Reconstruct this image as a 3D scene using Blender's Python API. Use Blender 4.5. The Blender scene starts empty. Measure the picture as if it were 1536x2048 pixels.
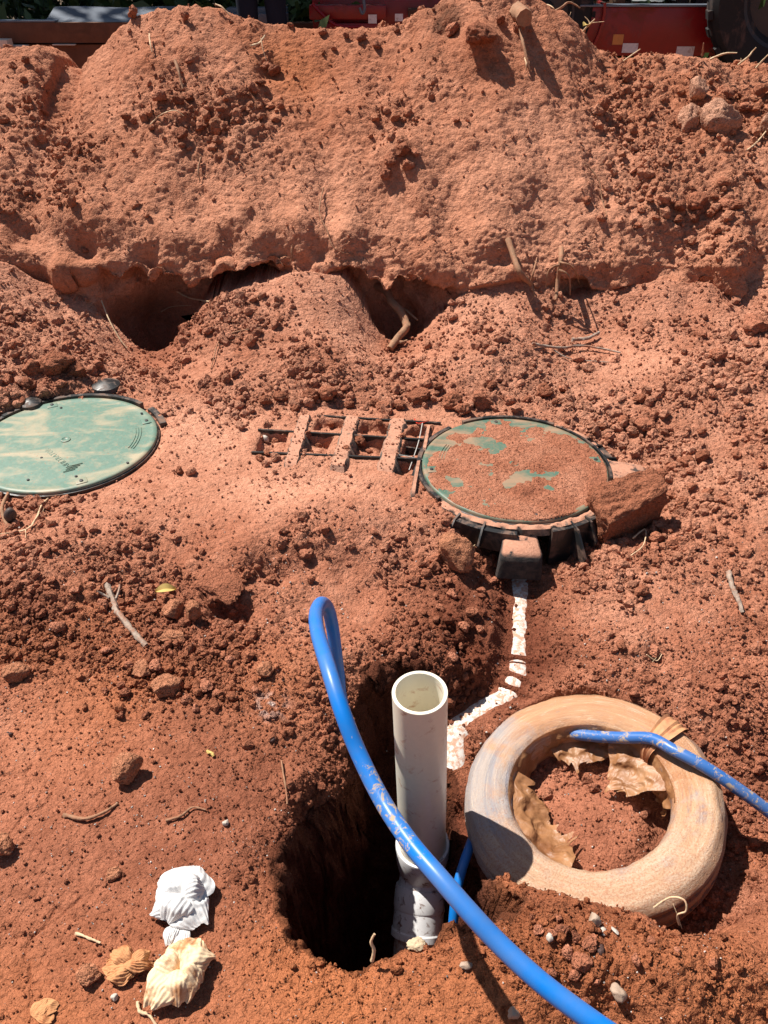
import bpy, bmesh, math, random
import numpy as np
from mathutils import Vector, Matrix

random.seed(7)
RNG = np.random.default_rng(11)
scene = bpy.context.scene
COL = scene.collection

# ------------------------------------------------------------------ camera
CAM_Z, PITCH, FPX = 1.5, math.radians(37.0), 1550.0
cam_d = bpy.data.cameras.new("camera")
cam_d.sensor_fit = 'VERTICAL'
cam_d.sensor_height = 36.0
cam_d.lens = 36.0 * FPX / 2048.0
cam_d.clip_start, cam_d.clip_end = 0.05, 2000.0
cam = bpy.data.objects.new("camera", cam_d)
cam.location = (0, 0, CAM_Z)
cam.rotation_euler = (math.pi / 2 - PITCH, 0, 0)
COL.objects.link(cam)
scene.camera = cam

# ------------------------------------------------------------------ sky and sun
SUN_DIR = Vector((0.44, -0.30, -0.846)).normalized()      # travel direction of the light
elev = math.asin(-SUN_DIR.z)
azim = math.atan2(-SUN_DIR.x, -SUN_DIR.y)                 # compass angle towards the sun
world = bpy.data.worlds.new("World")
scene.world = world
world.use_nodes = True
wn = world.node_tree
sky = wn.nodes.new("ShaderNodeTexSky")
sky.sky_type = 'NISHITA'
sky.sun_disc = False
sky.sun_elevation = elev
sky.sun_rotation = azim
wn.nodes["Background"].inputs["Strength"].default_value = 0.05
wn.links.new(sky.outputs[0], wn.nodes["Background"].inputs["Color"])
sun_d = bpy.data.lights.new("sun", 'SUN')
sun_d.energy = 5.0
sun_d.angle = math.radians(0.53)
sun_d.color = (1.0, 0.94, 0.86)
sun = bpy.data.objects.new("sun", sun_d)
sun.rotation_euler = SUN_DIR.to_track_quat('-Z', 'Y').to_euler()
sun.location = (-5, 4, 12)
COL.objects.link(sun)
scene.view_settings.view_transform = 'Standard'
scene.view_settings.look = 'None'
scene.view_settings.gamma = 1.0
scene.view_settings.use_curve_mapping = False
scene.view_settings.exposure = 0.68

# ------------------------------------------------------------------ pixel <-> place helpers
CP, SP = math.cos(PITCH), math.sin(PITCH)
def ray(px, py):
    u, v = (px - 768) / FPX, (1024 - py) / FPX
    return np.array([u, CP + SP * v, -SP + CP * v])
def G(px, py, z=0.0):
    r = ray(px, py); t = (z - CAM_Z) / r[2]
    return np.array([0, 0, CAM_Z]) + r * t
def GY(px, py, y):
    r = ray(px, py); t = y / r[1]
    return np.array([0, 0, CAM_Z]) + r * t
def GD(px, py, d):
    return np.array([0, 0, CAM_Z]) + ray(px, py) * d
def project(P):
    P = np.asarray(P, float)
    z = P[..., 2] - CAM_Z
    d = P[..., 1] * CP - z * SP
    u = P[..., 1] * SP + z * CP
    d = np.where(np.abs(d) < 1e-4, 1e-4, d)
    return 768 + FPX * P[..., 0] / d, 1024 - FPX * u / d, d
def sstep(a, b, x):
    t = np.clip((x - a) / (b - a), 0, 1)
    return t * t * (3 - 2 * t)

# ------------------------------------------------------------------ numpy noise
TAB = RNG.random((64, 64, 64)).astype(np.float32) * 2 - 1
TABF = TAB.ravel()
def vn(x, y, z):
    xi, yi, zi = np.floor(x), np.floor(y), np.floor(z)
    fx, fy, fz = (x - xi).astype(np.float32), (y - yi).astype(np.float32), (z - zi).astype(np.float32)
    xi, yi, zi = xi.astype(np.int32), yi.astype(np.int32), zi.astype(np.int32)
    fx = fx * fx * fx * (fx * (fx * 6 - 15) + 10)
    fy = fy * fy * fy * (fy * (fy * 6 - 15) + 10)
    fz = fz * fz * fz * (fz * (fz * 6 - 15) + 10)
    x0, x1 = (xi & 63) << 12, ((xi + 1) & 63) << 12
    y0, y1 = (yi & 63) << 6, ((yi + 1) & 63) << 6
    z0, z1 = zi & 63, (zi + 1) & 63
    g = lambda a, b, c: TABF[a + b + c]
    a = g(x0, y0, z0) * (1 - fx) + g(x1, y0, z0) * fx
    b = g(x0, y1, z0) * (1 - fx) + g(x1, y1, z0) * fx
    c = g(x0, y0, z1) * (1 - fx) + g(x1, y0, z1) * fx
    d = g(x0, y1, z1) * (1 - fx) + g(x1, y1, z1) * fx
    a = a * (1 - fy) + b * fy
    c = c * (1 - fy) + d * fy
    return a * (1 - fz) + c * fz
def fbm(P, f, octv=4, gain=0.5, seed=0.0, ridged=False):
    x, y, z = P[:, 0], P[:, 1], P[:, 2]
    out = np.zeros(len(x), np.float32); a, tot = 1.0, 0.0
    for o in range(octv):
        c, s = math.cos(0.7 * o + 0.4), math.sin(0.7 * o + 0.4)
        X, Y = c * x - s * y, s * x + c * y
        Y2, Z2 = c * Y - s * z, s * Y + c * z
        n = vn(X * f + seed + 3.1 * o, Y2 * f + 1.7 * seed + 5.3 * o, Z2 * f + 7.9 * o + 0.3 * seed)
        if ridged: n = 1 - 2 * np.abs(n)
        out += a * n; tot += a
        a *= gain; f *= 2.03
    return out / tot
RT = RNG.random((4, 256, 256)).astype(np.float32)
def clods2(u, v, freq, seed, dens, rmin=0.18, rmax=0.5):
    """rounded half-buried lumps on a jittered lattice, height in metres"""
    U, V = u * freq + seed * 13.7, v * freq + seed * 5.1
    iu, iv = np.floor(U).astype(np.int32), np.floor(V).astype(np.int32)
    h = np.zeros(len(u), np.float32)
    for a in (-1, 0, 1):
        for b in (-1, 0, 1):
            ku, kv = (iu + a + seed * 31) & 255, (iv + b + seed * 17) & 255
            cu, cv = iu + a + RT[0][ku, kv], iv + b + RT[1][ku, kv]
            r = rmin + (rmax - rmin) * RT[2][ku, kv] ** 2
            on = RT[3][ku, kv] < dens
            q = 1 - ((U - cu) ** 2 + (V - cv) ** 2) / (r * r)
            h = np.maximum(h, np.where(on & (q > 0), np.sqrt(np.maximum(q, 0)) * r, 0).astype(np.float32))
    return h / freq

# ------------------------------------------------------------------ things the ground is shaped around
LIDS = [(-1.088, 2.2625, 0.1006), (0.431, 2.142, 0.0807)]
LID_R = 0.305
COIL_C, COIL_T = np.array([0.474, 1.045, -0.092]), (-0.20, 0.0)
COIL_RO, COIL_RI = 0.290, 0.180
PIPE_TOP, PIPE_BOT = np.array([0.073, 1.041, 0.256]), np.array([0.099, 1.04, -0.40])

# ------------------------------------------------------------------ ground shape
ctl = []
def c(px, py, z): ctl.append(tuple(G(px, py, z)))
def cy(px, py, y): ctl.append(tuple(GY(px, py, y)))
for a in [(-500, 2040, 0), (0, 2040, 0), (300, 2040, 0), (600, 2040, 0), (850, 2040, 0.0), (1200, 2040, 0.0), (1536, 2040, 0), (2000, 2040, 0),
          (-500, 1700, 0), (0, 1700, 0), (250, 1700, 0), (470, 1700, 0), (470, 1900, 0), (700, 1975, 0.0), (0, 1450, 0), (250, 1450, 0), (480, 1450, -.01),
          (-400, 1350, .02), (0, 1290, .02), (150, 1160, .075), (60, 1100, .10), (210, 1120, .07), (-200, 1100, .09), (290, 1180, .02), (340, 1260, .02), (440, 1130, .055),
          (500, 1010, .09), (600, 1010, .095), (690, 1050, .075), (560, 1120, .045), (500, 1180, .02), (640, 1150, .01), (760, 1040, .06), (760, 1150, -.01), (820, 1060, .03),
          (850, 1180, -.04), (740, 1270, -.03), (620, 1330, -.01), (560, 1300, -.01), (880, 1260, -.05), (900, 1340, -.07), (960, 1230, -.06), (960, 1340, -.11),
          (1040, 1160, -.085), (1040, 1240, -.105), (1038, 1310, -.125), (1030, 1370, -.15), (960, 1415, -.175), (915, 1450, -.195), (915, 1540, -.235), (925, 1640, -.28),
          (1150, 1190, -.04), (1160, 1290, -.065), (1130, 1380, -.11), (1020, 1460, -.17), (1300, 1390, -.08), (1450, 1420, -.07), (1500, 1550, -.16), (1520, 1690, -.21), (1475, 1770, -.20), (1700, 1700, -.19), (1700, 1500, -.1),
          (1300, 1200, .0), (1450, 1150, .04), (1600, 1200, .03), (1250, 1320, -.04), (1450, 1300, -.03), (1390, 1060, .05), (1500, 950, .09), (1700, 950, .1),
          (1050, 1145, -.07), (1110, 1125, -.075), (980, 1120, -.06), (895, 1062, .038), (940, 1085, -.015), (860, 1000, .055), (1200, 1120, -.02), (1180, 1060, -.03),
          (1030, 820, .075), (900, 830, .07), (1130, 840, .075), (1240, 880, .035), (1275, 950, .0), (1320, 950, .03), (1235, 1010, .0), (800, 960, .05), (650, 960, .05), (500, 930, .06), (420, 960, .085),
          (420, 830, .075), (350, 800, .085), (350, 900, .085), (250, 1000, .085), (100, 1020, .08), (-100, 1030, .08), (500, 840, .06), (640, 880, .042), (750, 880, .038), (700, 835, .046), (560, 890, .054), (820, 880, .030), (830, 940, .038),
          (100, 790, .12), (0, 820, .12), (-150, 850, .12), (220, 760, .09), (560, 800, .08), (700, 800, .08), (800, 800, .08), (950, 800, .08),
          (1300, 820, .10), (1450, 850, .11), (1700, 820, .13), (1350, 740, .15), (1500, 740, .17), (1200, 760, .10), (1100, 780, .09),
          (50, 700, .20), (-200, 700, .22), (150, 720, .15), (230, 730, .07), (400, 760, .09), (330, 745, .05), (650, 700, .17), (560, 700, .15), (450, 720, .12), (750, 730, .10), (1000, 700, .18), (900, 740, .12), (1120, 720, .12)]:
    c(*a)
for a in [(1040, 1832, .70), (1120, 1826, .70), (1250, 1846, .70), (1330, 1870, .68), (1420, 1850, .70), (1536, 1822, .72), (1700, 1820, .72), (930, 1866, .675), (840, 1885, .665),
          (1120, 1900, .62), (1350, 1920, .60), (1536, 1900, .62),
          (580, 536, 3.27), (640, 536, 3.27), (520, 585, 3.2), (470, 600, 3.14), (400, 655, 3.1), (345, 705, 3.06), (310, 718, 3.05), (270, 712, 3.06), (240, 690, 3.08), (195, 655, 3.1), (100, 620, 3.12), (0, 560, 3.15), (-200, 560, 3.15),
          (690, 590, 3.17), (720, 632, 3.13), (755, 682, 3.08), (800, 698, 3.06), (860, 672, 3.08), (920, 620, 3.13), (1000, 562, 3.23), (1030, 543, 3.27), (1080, 580, 3.21), (1130, 637, 3.12), (1170, 652, 3.1),
          (1220, 640, 3.12), (1300, 602, 3.15), (1330, 590, 3.16), (1380, 605, 3.15), (1420, 590, 3.16), (1470, 610, 3.15), (1536, 590, 3.16), (1750, 580, 3.16)]:
    cy(*a)
ctl = np.array(ctl)
def tps_fit(XY, Z, lam):
    n = len(XY)
    d2 = ((XY[:, None] - XY[None]) ** 2).sum(2)
    K = 0.5 * d2 * np.log(np.maximum(d2, 1e-12))
    A = np.zeros((n + 3, n + 3)); A[:n, :n] = K + lam * np.eye(n)
    A[:n, n] = 1; A[:n, n + 1:] = XY; A[n, :n] = 1; A[n + 1:, :n] = XY.T
    return np.linalg.solve(A, np.concatenate([Z, np.zeros(3)]))
TPS_W = tps_fit(ctl[:, :2], ctl[:, 2], 3e-5)
def tps(x, y):
    n = len(ctl); out = np.empty(len(x), np.float32)
    cx, cyy, w = ctl[:, 0].astype(np.float32), ctl[:, 1].astype(np.float32), TPS_W.astype(np.float32)
    for i in range(0, len(x), 50000):
        X, Y = x[i:i + 50000].astype(np.float32), y[i:i + 50000].astype(np.float32)
        d2 = (X[:, None] - cx) ** 2 + (Y[:, None] - cyy) ** 2
        np.maximum(d2, 1e-9, out=d2)
        out[i:i + 50000] = (0.5 * d2 * np.log(d2)) @ w[:n] + w[n] + w[n + 1] * X + w[n + 2] * Y
    return out

# crest of the spoil heap, as seen against the yard behind it
sil = [(-700, 120), (-300, 100), (-60, 115), (0, 108), (40, 96), (75, 90), (106, 112), (124, 138), (158, 152), (185, 116), (225, 72), (262, 36), (300, 25), (340, 14), (375, 8), (440, 15), (480, 36), (520, 46), (560, 51), (620, 59), (700, 62), (760, 60),
       (800, 45), (850, 18), (900, -4), (960, -18), (1030, -14), (1090, 6), (1130, 34), (1165, 64), (1200, 106), (1230, 122), (1262, 126), (1310, 114), (1370, 110), (1420, 118), (1460, 132), (1500, 138), (1536, 132), (1800, 120), (2300, 150)]
silp = np.array([GY(px, py, 4.28) for px, py in sil])
PROF_Y = np.array([2.4, 2.93, 3.01, 3.08, 3.27, 3.40, 3.67, 4.01, 4.28, 4.5, 4.9, 6.3, 80.0])
PROF_Z = np.array([-2.5, -.45, -.12, .03, .35, .49, .715, .955, 1.16, 1.12, .86, 0.0, -.02])
def bank(x, y):
    yw = y - (0.035 * vn(x * 2.3, x * 0 + 4.2, x * 0) + 0.03 * vn(x * 6.1, x * 0 + 9.2, x * 0))
    z = np.interp(yw, PROF_Y, PROF_Z)
    zc = np.interp(x, silp[:, 0], silp[:, 2])
    fall = sstep(2.6, 5.0, np.abs(x))
    zc = zc * (1 - fall) + 0.1 * fall
    s = (zc - 0.5) / (1.16 - 0.5)
    up = 0.5 + (z - 0.5) * s
    back = np.interp(yw, [4.28, 6.3], [1, 0]) * (zc - 1.16) + z
    z = np.where((z > 0.5) & (yw < 4.28), up, np.where(yw >= 4.28, np.maximum(back, np.where(yw > 5, 0, -9)), z))
    return z
# the dug hole round the standpipe
hole_px = [(778, 1312, -.03), (735, 1335, -.02), (706, 1390, -.01), (690, 1470, -.01), (676, 1530, 0), (640, 1580, 0), (590, 1635, 0), (556, 1682, 0), (549, 1745, 0), (563, 1825, 0), (597, 1890, 0), (648, 1922, 0), (705, 1932, 0),
           (765, 1912, 0), (800, 1890, 0), (850, 1885, 0), (930, 1868, .0), (1010, 1845, .02), (1040, 1810, -.05), (985, 1760, -.12), (945, 1715, -.2), (915, 1680, -.26), (903, 1600, -.25), (897, 1500, -.22), (893, 1420, -.15), (880, 1370, -.1), (840, 1325, -.06)]
HP = np.array([G(*a)[:2] for a in hole_px])
def poly_sd(x, y, P):
    """signed distance to a polygon, positive inside"""
    d = np.full(len(x), 1e9); ins = np.zeros(len(x), bool)
    for i in range(len(P)):
        a, b = P[i], P[(i + 1) % len(P)]
        e = b - a; L = (e ** 2).sum()
        t = np.clip(((x - a[0]) * e[0] + (y - a[1]) * e[1]) / L, 0, 1)
        d = np.minimum(d, np.hypot(x - a[0] - t * e[0], y - a[1] - t * e[1]))
        cond = ((a[1] > y) != (b[1] > y)) & (x < (b[0] - a[0]) * (y - a[1]) / (b[1] - a[1] + 1e-12) + a[0])
        ins ^= cond
    return np.where(ins, d, -d)

# graded grid of the ground sheet
rows = np.concatenate([[-60, -20, -8, -3, -1.5, -.7, -.2, 0.1, .25], np.arange(.33, 1.5, .0031), np.arange(1.5, 2.9, .0049), np.arange(2.9, 3.36, .0034), np.arange(3.36, 4.55, .0060),
                       4.55 + np.cumsum(np.linspace(.02, .2, 24)), [8, 9, 10.5, 12, 15, 20, 30, 60, 150, 500]])
cols = np.concatenate([[-400, -60, -20, -8, -4, -2.6, -1.9, -1.6], np.linspace(-1.42, 1.42, 700), [1.6, 1.9, 2.6, 4, 8, 20, 60, 400]])
wid = 0.4955 * (CP * np.clip(rows, 0.0, 9) + 0.90)
NR, NC = len(rows), len(cols)
X = (cols[None, :] * wid[:, None]).ravel(); Y = np.repeat(rows, NC)
core = (np.abs(X) < 6) & (Y > .0) & (Y < 7.5)
Z = np.zeros(len(X)); ISBANK = np.zeros(len(X), bool)
xc, yc = X[core], Y[core]
zn = tps(xc, np.minimum(yc, 3.6)).astype(float)
edge = sstep(1.7, 3.6, np.abs(xc)); zn = zn * (1 - edge) + .08 * edge
zn = zn - 1.2 * np.maximum(yc - 3.24, 0)
near = sstep(.55, .3, yc); zn = zn * (1 - near)
# sit the lids, coil and tank in it
for lx, ly, lz in LIDS:
    r = np.hypot(xc - lx, yc - ly)
    m = sstep(LID_R + .05, LID_R - .005, r)
    zn = zn * (1 - m) + np.minimum(zn, lz - .045) * m
for k, (lx, ly, lz) in enumerate(LIDS):
    r = np.hypot(xc - lx, yc - ly); an = np.degrees(np.arctan2(yc - ly, xc - lx))
    lev = lz - (.014 if k else .022)
    m = sstep(LID_R - .004, LID_R + .006, r) * sstep(LID_R + .16, LID_R + .02, r)
    if k: m = m * (1 - sstep(-134, -122, an) * sstep(70, 50, an))
    zn = zn * (1 - m) + np.maximum(zn, lev) * m
lx, ly, lz = LIDS[1]
r = np.hypot(xc - lx, yc - ly); an = np.degrees(np.arctan2(yc - ly, xc - lx))
m = sstep(LID_R + .02, LID_R + .04, r) * sstep(LID_R + .24, LID_R + .17, r) * sstep(-32, -24, an) * sstep(26, 16, an)
zn = zn * (1 - m) + np.minimum(zn, lz - .085) * m
cr = np.hypot(xc - COIL_C[0], yc - COIL_C[1])
cplane = COIL_C[2] - COIL_T[0] * (xc - COIL_C[0]) - COIL_T[1] * (yc - COIL_C[1])
m = sstep(.315, .285, cr)
zn = zn * (1 - m) + np.minimum(zn, cplane - .10) * m
ca = np.degrees(np.arctan2(yc - COIL_C[1], xc - COIL_C[0]))
m = sstep(.425, .33, cr) * sstep(-86, -62, ca) * sstep(34, 6, ca)
zn = zn * (1 - m) + np.minimum(zn, cplane - .150) * m
m = sstep(.19, .12, cr)
zn = zn * (1 - m) + (cplane - .122 + .035 * (1 - cr / .19)) * m
# dirt lies flush with the tank's ribs, the cells between them are sunken
def polyw(pts, z): return np.array([G(px, py, z)[:2] for px, py in pts])
tsd = np.full(len(xc), -9.0); box_ = (np.abs(xc) < .6) & (yc > 1.7) & (yc < 2.8)
tsd[box_] = poly_sd(xc[box_], yc[box_], polyw([(500, 842), (560, 820), (880, 822), (870, 860), (848, 900), (835, 965), (560, 955), (480, 925)], .07))
m = sstep(-.05, .02, tsd); zn = zn * (1 - m) + (.069 + .007 * vn(xc * 14, yc * 14, xc * 0 + 1.5)) * m
for cell in ([(636, 838), (688, 841), (680, 862), (626, 859)], [(726, 843), (780, 848), (771, 868), (716, 863)], [(826, 850), (868, 852), (856, 874), (812, 871)],
             [(522, 864), (577, 866), (566, 903), (512, 901)], [(613, 869), (666, 872), (652, 907), (594, 903)], [(713, 874), (769, 879), (753, 914), (697, 909)], [(812, 882), (848, 884), (842, 908), (801, 910)], [(796, 922), (838, 922), (828, 948), (792, 945)]):
    cs_ = np.full(len(xc), -9.0); cs_[box_] = poly_sd(xc[box_], yc[box_], polyw(cell, .07))
    m = sstep(-.006, .006, cs_); zn = zn * (1 - m) + (.030 + .012 * vn(xc * 30, yc * 30, xc * 0)) * m
# hole
Pn = np.stack([xc, yc, zn], 1)
sd = poly_sd(xc, yc, HP) + .018 * fbm(Pn, 9, 3, seed=3.3) + .013 * fbm(Pn, 30, 3, seed=1.3)
deep = .74 * (.42 + .58 * sstep(1.24, .98, yc)) - .30 * sstep(.12, .22, xc) * sstep(.80, .95, yc)
zn = zn - deep * sstep(-.004, .05, sd) - .012 * sstep(-.06, 0, sd)
zb = bank(xc, yc)
Z[core] = np.maximum(zn, zb)
ISBANK[core] = zb > zn
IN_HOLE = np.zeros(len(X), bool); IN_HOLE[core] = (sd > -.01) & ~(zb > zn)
def bump1(x, c, w): return np.exp(-((x - c) / w) ** 2)
xv = X[ISBANK]; zv = Z[ISBANK]
cave = .30 * bump1(xv, -.86, .30) + .17 * bump1(xv, -.58, .13) + .24 * bump1(xv, .035, .15) + .12 * bump1(xv, -.14, .09) + .10 * bump1(xv, .19, .08) + .13 * bump1(xv, .86, .09) + .12 * bump1(xv, -1.45, .10) + .10 * bump1(xv, 1.45, .12)
lip = .25 + .075 * bump1(xv, -.58, .16) + .06 * bump1(xv, .19, .09) + .09 * bump1(xv, -.15, .10) + .05 * vn(xv * 5.2, xv * 0 + 3.3, xv * 0) + .03 * vn(xv * 13, xv * 0 + 8.3, xv * 0) + .022 * vn(xv * 31, xv * 0 + 4.3, xv * 0)
recess = cave * sstep(lip + .035, lip - .015, zv) * (Y[ISBANK] < 3.6)
Y[ISBANK] = Y[ISBANK] + recess
P = np.stack([X, Y, Z], 1)

def grid_normals(P):
    Q = P.reshape(NR, NC, 3)
    du = np.gradient(Q, axis=1); dv = np.gradient(Q, axis=0)
    n = np.cross(du.reshape(-1, 3), dv.reshape(-1, 3))
    return n / (np.linalg.norm(n, axis=1, keepdims=True) + 1e-12)

class ZBuf:
    """look up the point of the ground seen at a pixel"""
    def __init__(s, P, N):
        s.P, s.N = P, N
        px, py, d = project(P)
        ok = (d > .2) & (px > -400) & (px < 1936) & (py > -200) & (py < 2240) & (P[:, 1] < 7)
        idx = np.nonzero(ok)[0]
        s.key = ((py[idx] + 200) // 5).astype(np.int64) * 1000 + ((px[idx] + 400) // 5).astype(np.int64)
        o = np.lexsort((d[idx], s.key))
        k = s.key[o]; first = np.concatenate([[True], k[1:] != k[:-1]])
        s.map = dict(zip(k[first].tolist(), idx[o][first].tolist()))
    def hit(s, px, py):
        a, b = int((py + 200) // 5), int((px + 400) // 5)
        for rad in range(0, 6):
            best = None
            for da in range(-rad, rad + 1):
                for db in range(-rad, rad + 1):
                    if max(abs(da), abs(db)) != rad: continue
                    i = s.map.get((a + da) * 1000 + b + db)
                    if i is not None:
                        q = s.P[i]; dd = np.linalg.norm(q - np.array([0, 0, CAM_Z]))
                        if best is None or dd < best[0]: best = (dd, i)
            if best: return best[1]
        return None

N0 = grid_normals(P)
zb0 = ZBuf(P, N0)
act = (np.abs(X) < 1.42 * np.repeat(wid, NC) + 1e-6) & (Y > .3) & (Y < 5.0)
A = np.nonzero(act)[0]
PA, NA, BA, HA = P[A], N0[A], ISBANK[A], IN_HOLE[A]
PXA, PYA, _ = project(PA)
def at_px(px, py): return P[zb0.hit(px, py)]
def blob(px, py, r):
    q = at_px(px, py)
    return np.exp(-((PA - q) ** 2).sum(1) / (r * r)).astype(np.float32)

# roughness and dryness maps; dryness also carries the hole's painted shade
rubble = np.clip(np.where(BA, .24, .45) + .9 * fbm(PA, 2.2, 3, seed=21), 0, 1)
dry = np.clip(np.where(BA, .62, .38) + .10 * fbm(PA, 1.7, 3, seed=5) + .30 * sstep(.9, 2.5, PA[:, 1]) * (1 - BA) - .45 * HA, 0, 1)  # value drops inside the hole to paint its shade into the soil
SMOOTH = [(1000, 300, .30), (1080, 450, .25), (950, 450, .25), (560, 560, .12), (640, 560, .10), (1030, 580, .12), (1330, 610, .12), (1420, 610, .1), (640, 380, .25), (480, 400, .2), (330, 350, .2), (430, 900, .22), (560, 1000, .14), (700, 1230, .14), (1350, 1240, .14),
          (200, 1650, .4), (100, 1950, .35), (420, 1950, .25), (350, 1750, .3), (850, 1960, .15), (160, 1450, .2), (640, 1000, .12), (60, 1500, .2), (100, 500, .2), (400, 730, .1), (330, 560, .15)]
for px, py, r in SMOOTH: rubble = rubble * (1 - .85 * blob(px, py, r))
RUB = [(470, 240, .28), (400, 210, .2), (330, 200, .2), (1380, 410, .22), (1450, 380, .2), (1310, 420, .15), (640, 750, .22), (720, 760, .2), (560, 740, .18), (850, 770, .16), (90, 720, .25), (30, 640, .2), (1000, 760, .2), (1350, 800, .3), (1450, 950, .3), (1300, 900, .2),
       (1460, 720, .25), (100, 1230, .2), (60, 1180, .18), (250, 1300, .15), (350, 1330, .12), (450, 1300, .1), (900, 1230, .1), (1150, 1880, .1), (1300, 1950, .15), (1460, 1930, .15), (1080, 1880, .08), (930, 1600, .07), (60, 250, .3), (800, 250, .2), (1250, 200, .3), (1400, 280, .25), (620, 1060, .1)]
for px, py, r in RUB: rubble = rubble + .55 * blob(px, py, r) * (1 - rubble)
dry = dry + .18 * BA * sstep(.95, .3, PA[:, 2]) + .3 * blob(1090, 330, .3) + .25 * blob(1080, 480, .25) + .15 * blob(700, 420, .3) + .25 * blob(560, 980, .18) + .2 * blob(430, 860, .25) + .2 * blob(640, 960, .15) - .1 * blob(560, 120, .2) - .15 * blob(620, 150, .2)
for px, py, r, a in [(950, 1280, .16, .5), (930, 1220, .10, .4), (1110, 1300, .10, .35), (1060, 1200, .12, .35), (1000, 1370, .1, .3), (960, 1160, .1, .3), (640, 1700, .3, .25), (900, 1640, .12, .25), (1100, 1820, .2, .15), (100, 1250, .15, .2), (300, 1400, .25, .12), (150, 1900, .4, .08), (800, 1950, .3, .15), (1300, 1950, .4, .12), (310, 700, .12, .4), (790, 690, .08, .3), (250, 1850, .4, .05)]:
    dry = dry - a * blob(px, py, r)  # damp trench, plus darker patches in the hole and the bank hollows
rim = np.zeros(len(X)); rim[core] = sstep(-.13, -.02, sd) * sstep(.02, 0, sd) * (~(zb > zn)); rim = rim[A]
rubble = np.clip(rubble + .45 * rim, 0, 1)
dry = np.clip(dry, 0, 1)
FEAT = [(330, 600, .07, -.07), (560, 575, .05, -.06), (690, 560, .05, -.05), (900, 600, .05, -.05), (430, 520, .045, -.045), (215, 560, .05, -.05), (1000, 520, .045, -.035), (1290, 560, .06, -.06), (1400, 560, .06, -.06), (1500, 540, .06, -.06), (40, 470, .07, -.05), (640, 500, .04, -.035), (760, 540, .045, -.04), (150, 620, .04, -.05), (840, 430, .04, -.025), (500, 440, .035, -.02),  # lumps (+) and hollows (-): px, py, radius, height
    (310, 650, .15, -.20), (360, 640, .10, -.12), (250, 630, .08, -.08), (780, 650, .09, -.13), (830, 660, .07, -.10), (740, 640, .06, -.08), (165, 495, .06, -.07), (1120, 585, .06, -.07), (490, 605, .05, -.07), (605, 525, .035, -.05),
    (290, 520, .05, -.06), (560, 520, .06, -.05), (80, 560, .06, -.06), (1230, 625, .06, -.05), (130, 600, .05, -.05),
    (780, 320, .09, .05), (800, 290, .06, .04), (960, 75, .08, .06), (900, 60, .05, -.03), (540, 140, .05, -.04), (270, 130, .1, .03), (385, 100, .08, .02), (700, 230, .12, .03), (190, 420, .10, .03), (370, 480, .10, .05), (460, 430, .08, .03), (600, 440, .08, .03),
    (680, 470, .07, .04), (880, 540, .10, .05), (1200, 440, .08, .03), (1160, 380, .06, .025), (1450, 510, .10, .05), (1350, 510, .08, -.03), (1400, 440, .14, -.05), (420, 250, .12, -.03), (1370, 250, .10, -.03), (1430, 210, .06, .03),
    (260, 570, .07, .05), (440, 560, .08, .05), (130, 540, .07, .05), (960, 480, .1, .03), (30, 500, .1, .05), (520, 470, .07, .04),
    (520, 1140, .045, -.03), (560, 1150, .035, -.025), (500, 1080, .06, .02), (620, 1120, .04, -.02), (690, 1130, .05, -.02), (440, 1215, .05, -.05), (480, 1225, .03, -.04), (930, 1290, .028, -.06), (900, 1262, .016, -.03), (1310, 1305, .035, -.03), (1290, 1290, .03, .02),
    (730, 1180, .05, -.015), (630, 1560, .06, .02), (650, 1600, .05, -.03), (620, 1640, .04, -.05), (590, 1560, .03, .015), (330, 810, .05, .008), (640, 1000, .05, .012), (230, 1110, .04, -.02), (1240, 1900, .05, .012), (1180, 1940, .05, .014), (1120, 1850, .04, .008), (1400, 1900, .05, .010)]
disp = np.zeros(len(A), np.float32)
for px, py, r, a in FEAT: disp += a * blob(px, py, r) * (BA if (a < 0 and py < 720) else 1)
calm = np.ones(len(A), np.float32)          # keep the dirt quiet where pipes and lids must show
for lx, ly, lz in LIDS:
    calm *= 1 - .8 * sstep(LID_R + .05, LID_R, np.hypot(PA[:, 0] - lx, PA[:, 1] - ly)).astype(np.float32)
DRAIN = [(1041, 1150, -.080), (1040, 1230, -.104), (1038, 1300, -.123), (1035, 1345, -.138), (1018, 1385, -.155), (965, 1412, -.172), (912, 1448, -.193), (908, 1500, -.217), (905, 1570, -.255)]
DR = np.array([G(*a) for a in DRAIN])
ddr = np.full(len(A), 9.0); dtt = np.zeros(len(A)); dzz = np.zeros(len(A))
for k, (a, b) in enumerate(zip(DR[:-1], DR[1:])):
    e = (b - a)[:2]; t = np.clip(((PA[:, :2] - a[:2]) @ e) / (e @ e), 0, 1)
    dd = np.linalg.norm(PA[:, :2] - a[:2] - t[:, None] * e, axis=1); m = dd < ddr
    ddr = np.where(m, dd, ddr); dtt = np.where(m, k + t, dtt); dzz = np.where(m, a[2] + t * (b[2] - a[2]), dzz)
calm *= 1 - .75 * sstep(.06, .03, ddr).astype(np.float32) * .9
calm *= (1 - .7 * sstep(.31, .27, np.hypot(PA[:, 0] - COIL_C[0], PA[:, 1] - COIL_C[1]))).astype(np.float32)
tankm = ((PXA > 480) & (PXA < 900) & (PYA > 815) & (PYA < 960))
calm = np.where(tankm, calm * .45, calm)
U, V = PA[:, 0] + .012 * fbm(PA, 25, 2, seed=2), PA[:, 1] + PA[:, 2] + .012 * fbm(PA, 25, 2, seed=8)
BF = BA.astype(np.float32)
PS = PA * np.array([1, .35, .35])
disp += calm * (.010 + .009 * BF) * fbm(PA, 4.5, 3, seed=31)
disp += BF * ((.006 + .006 * rubble) * fbm(PS, 8.5, 3, seed=41) + (.004 + .010 * rubble) * fbm(PA, 12, 3, seed=43, ridged=True) - .004)
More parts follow.
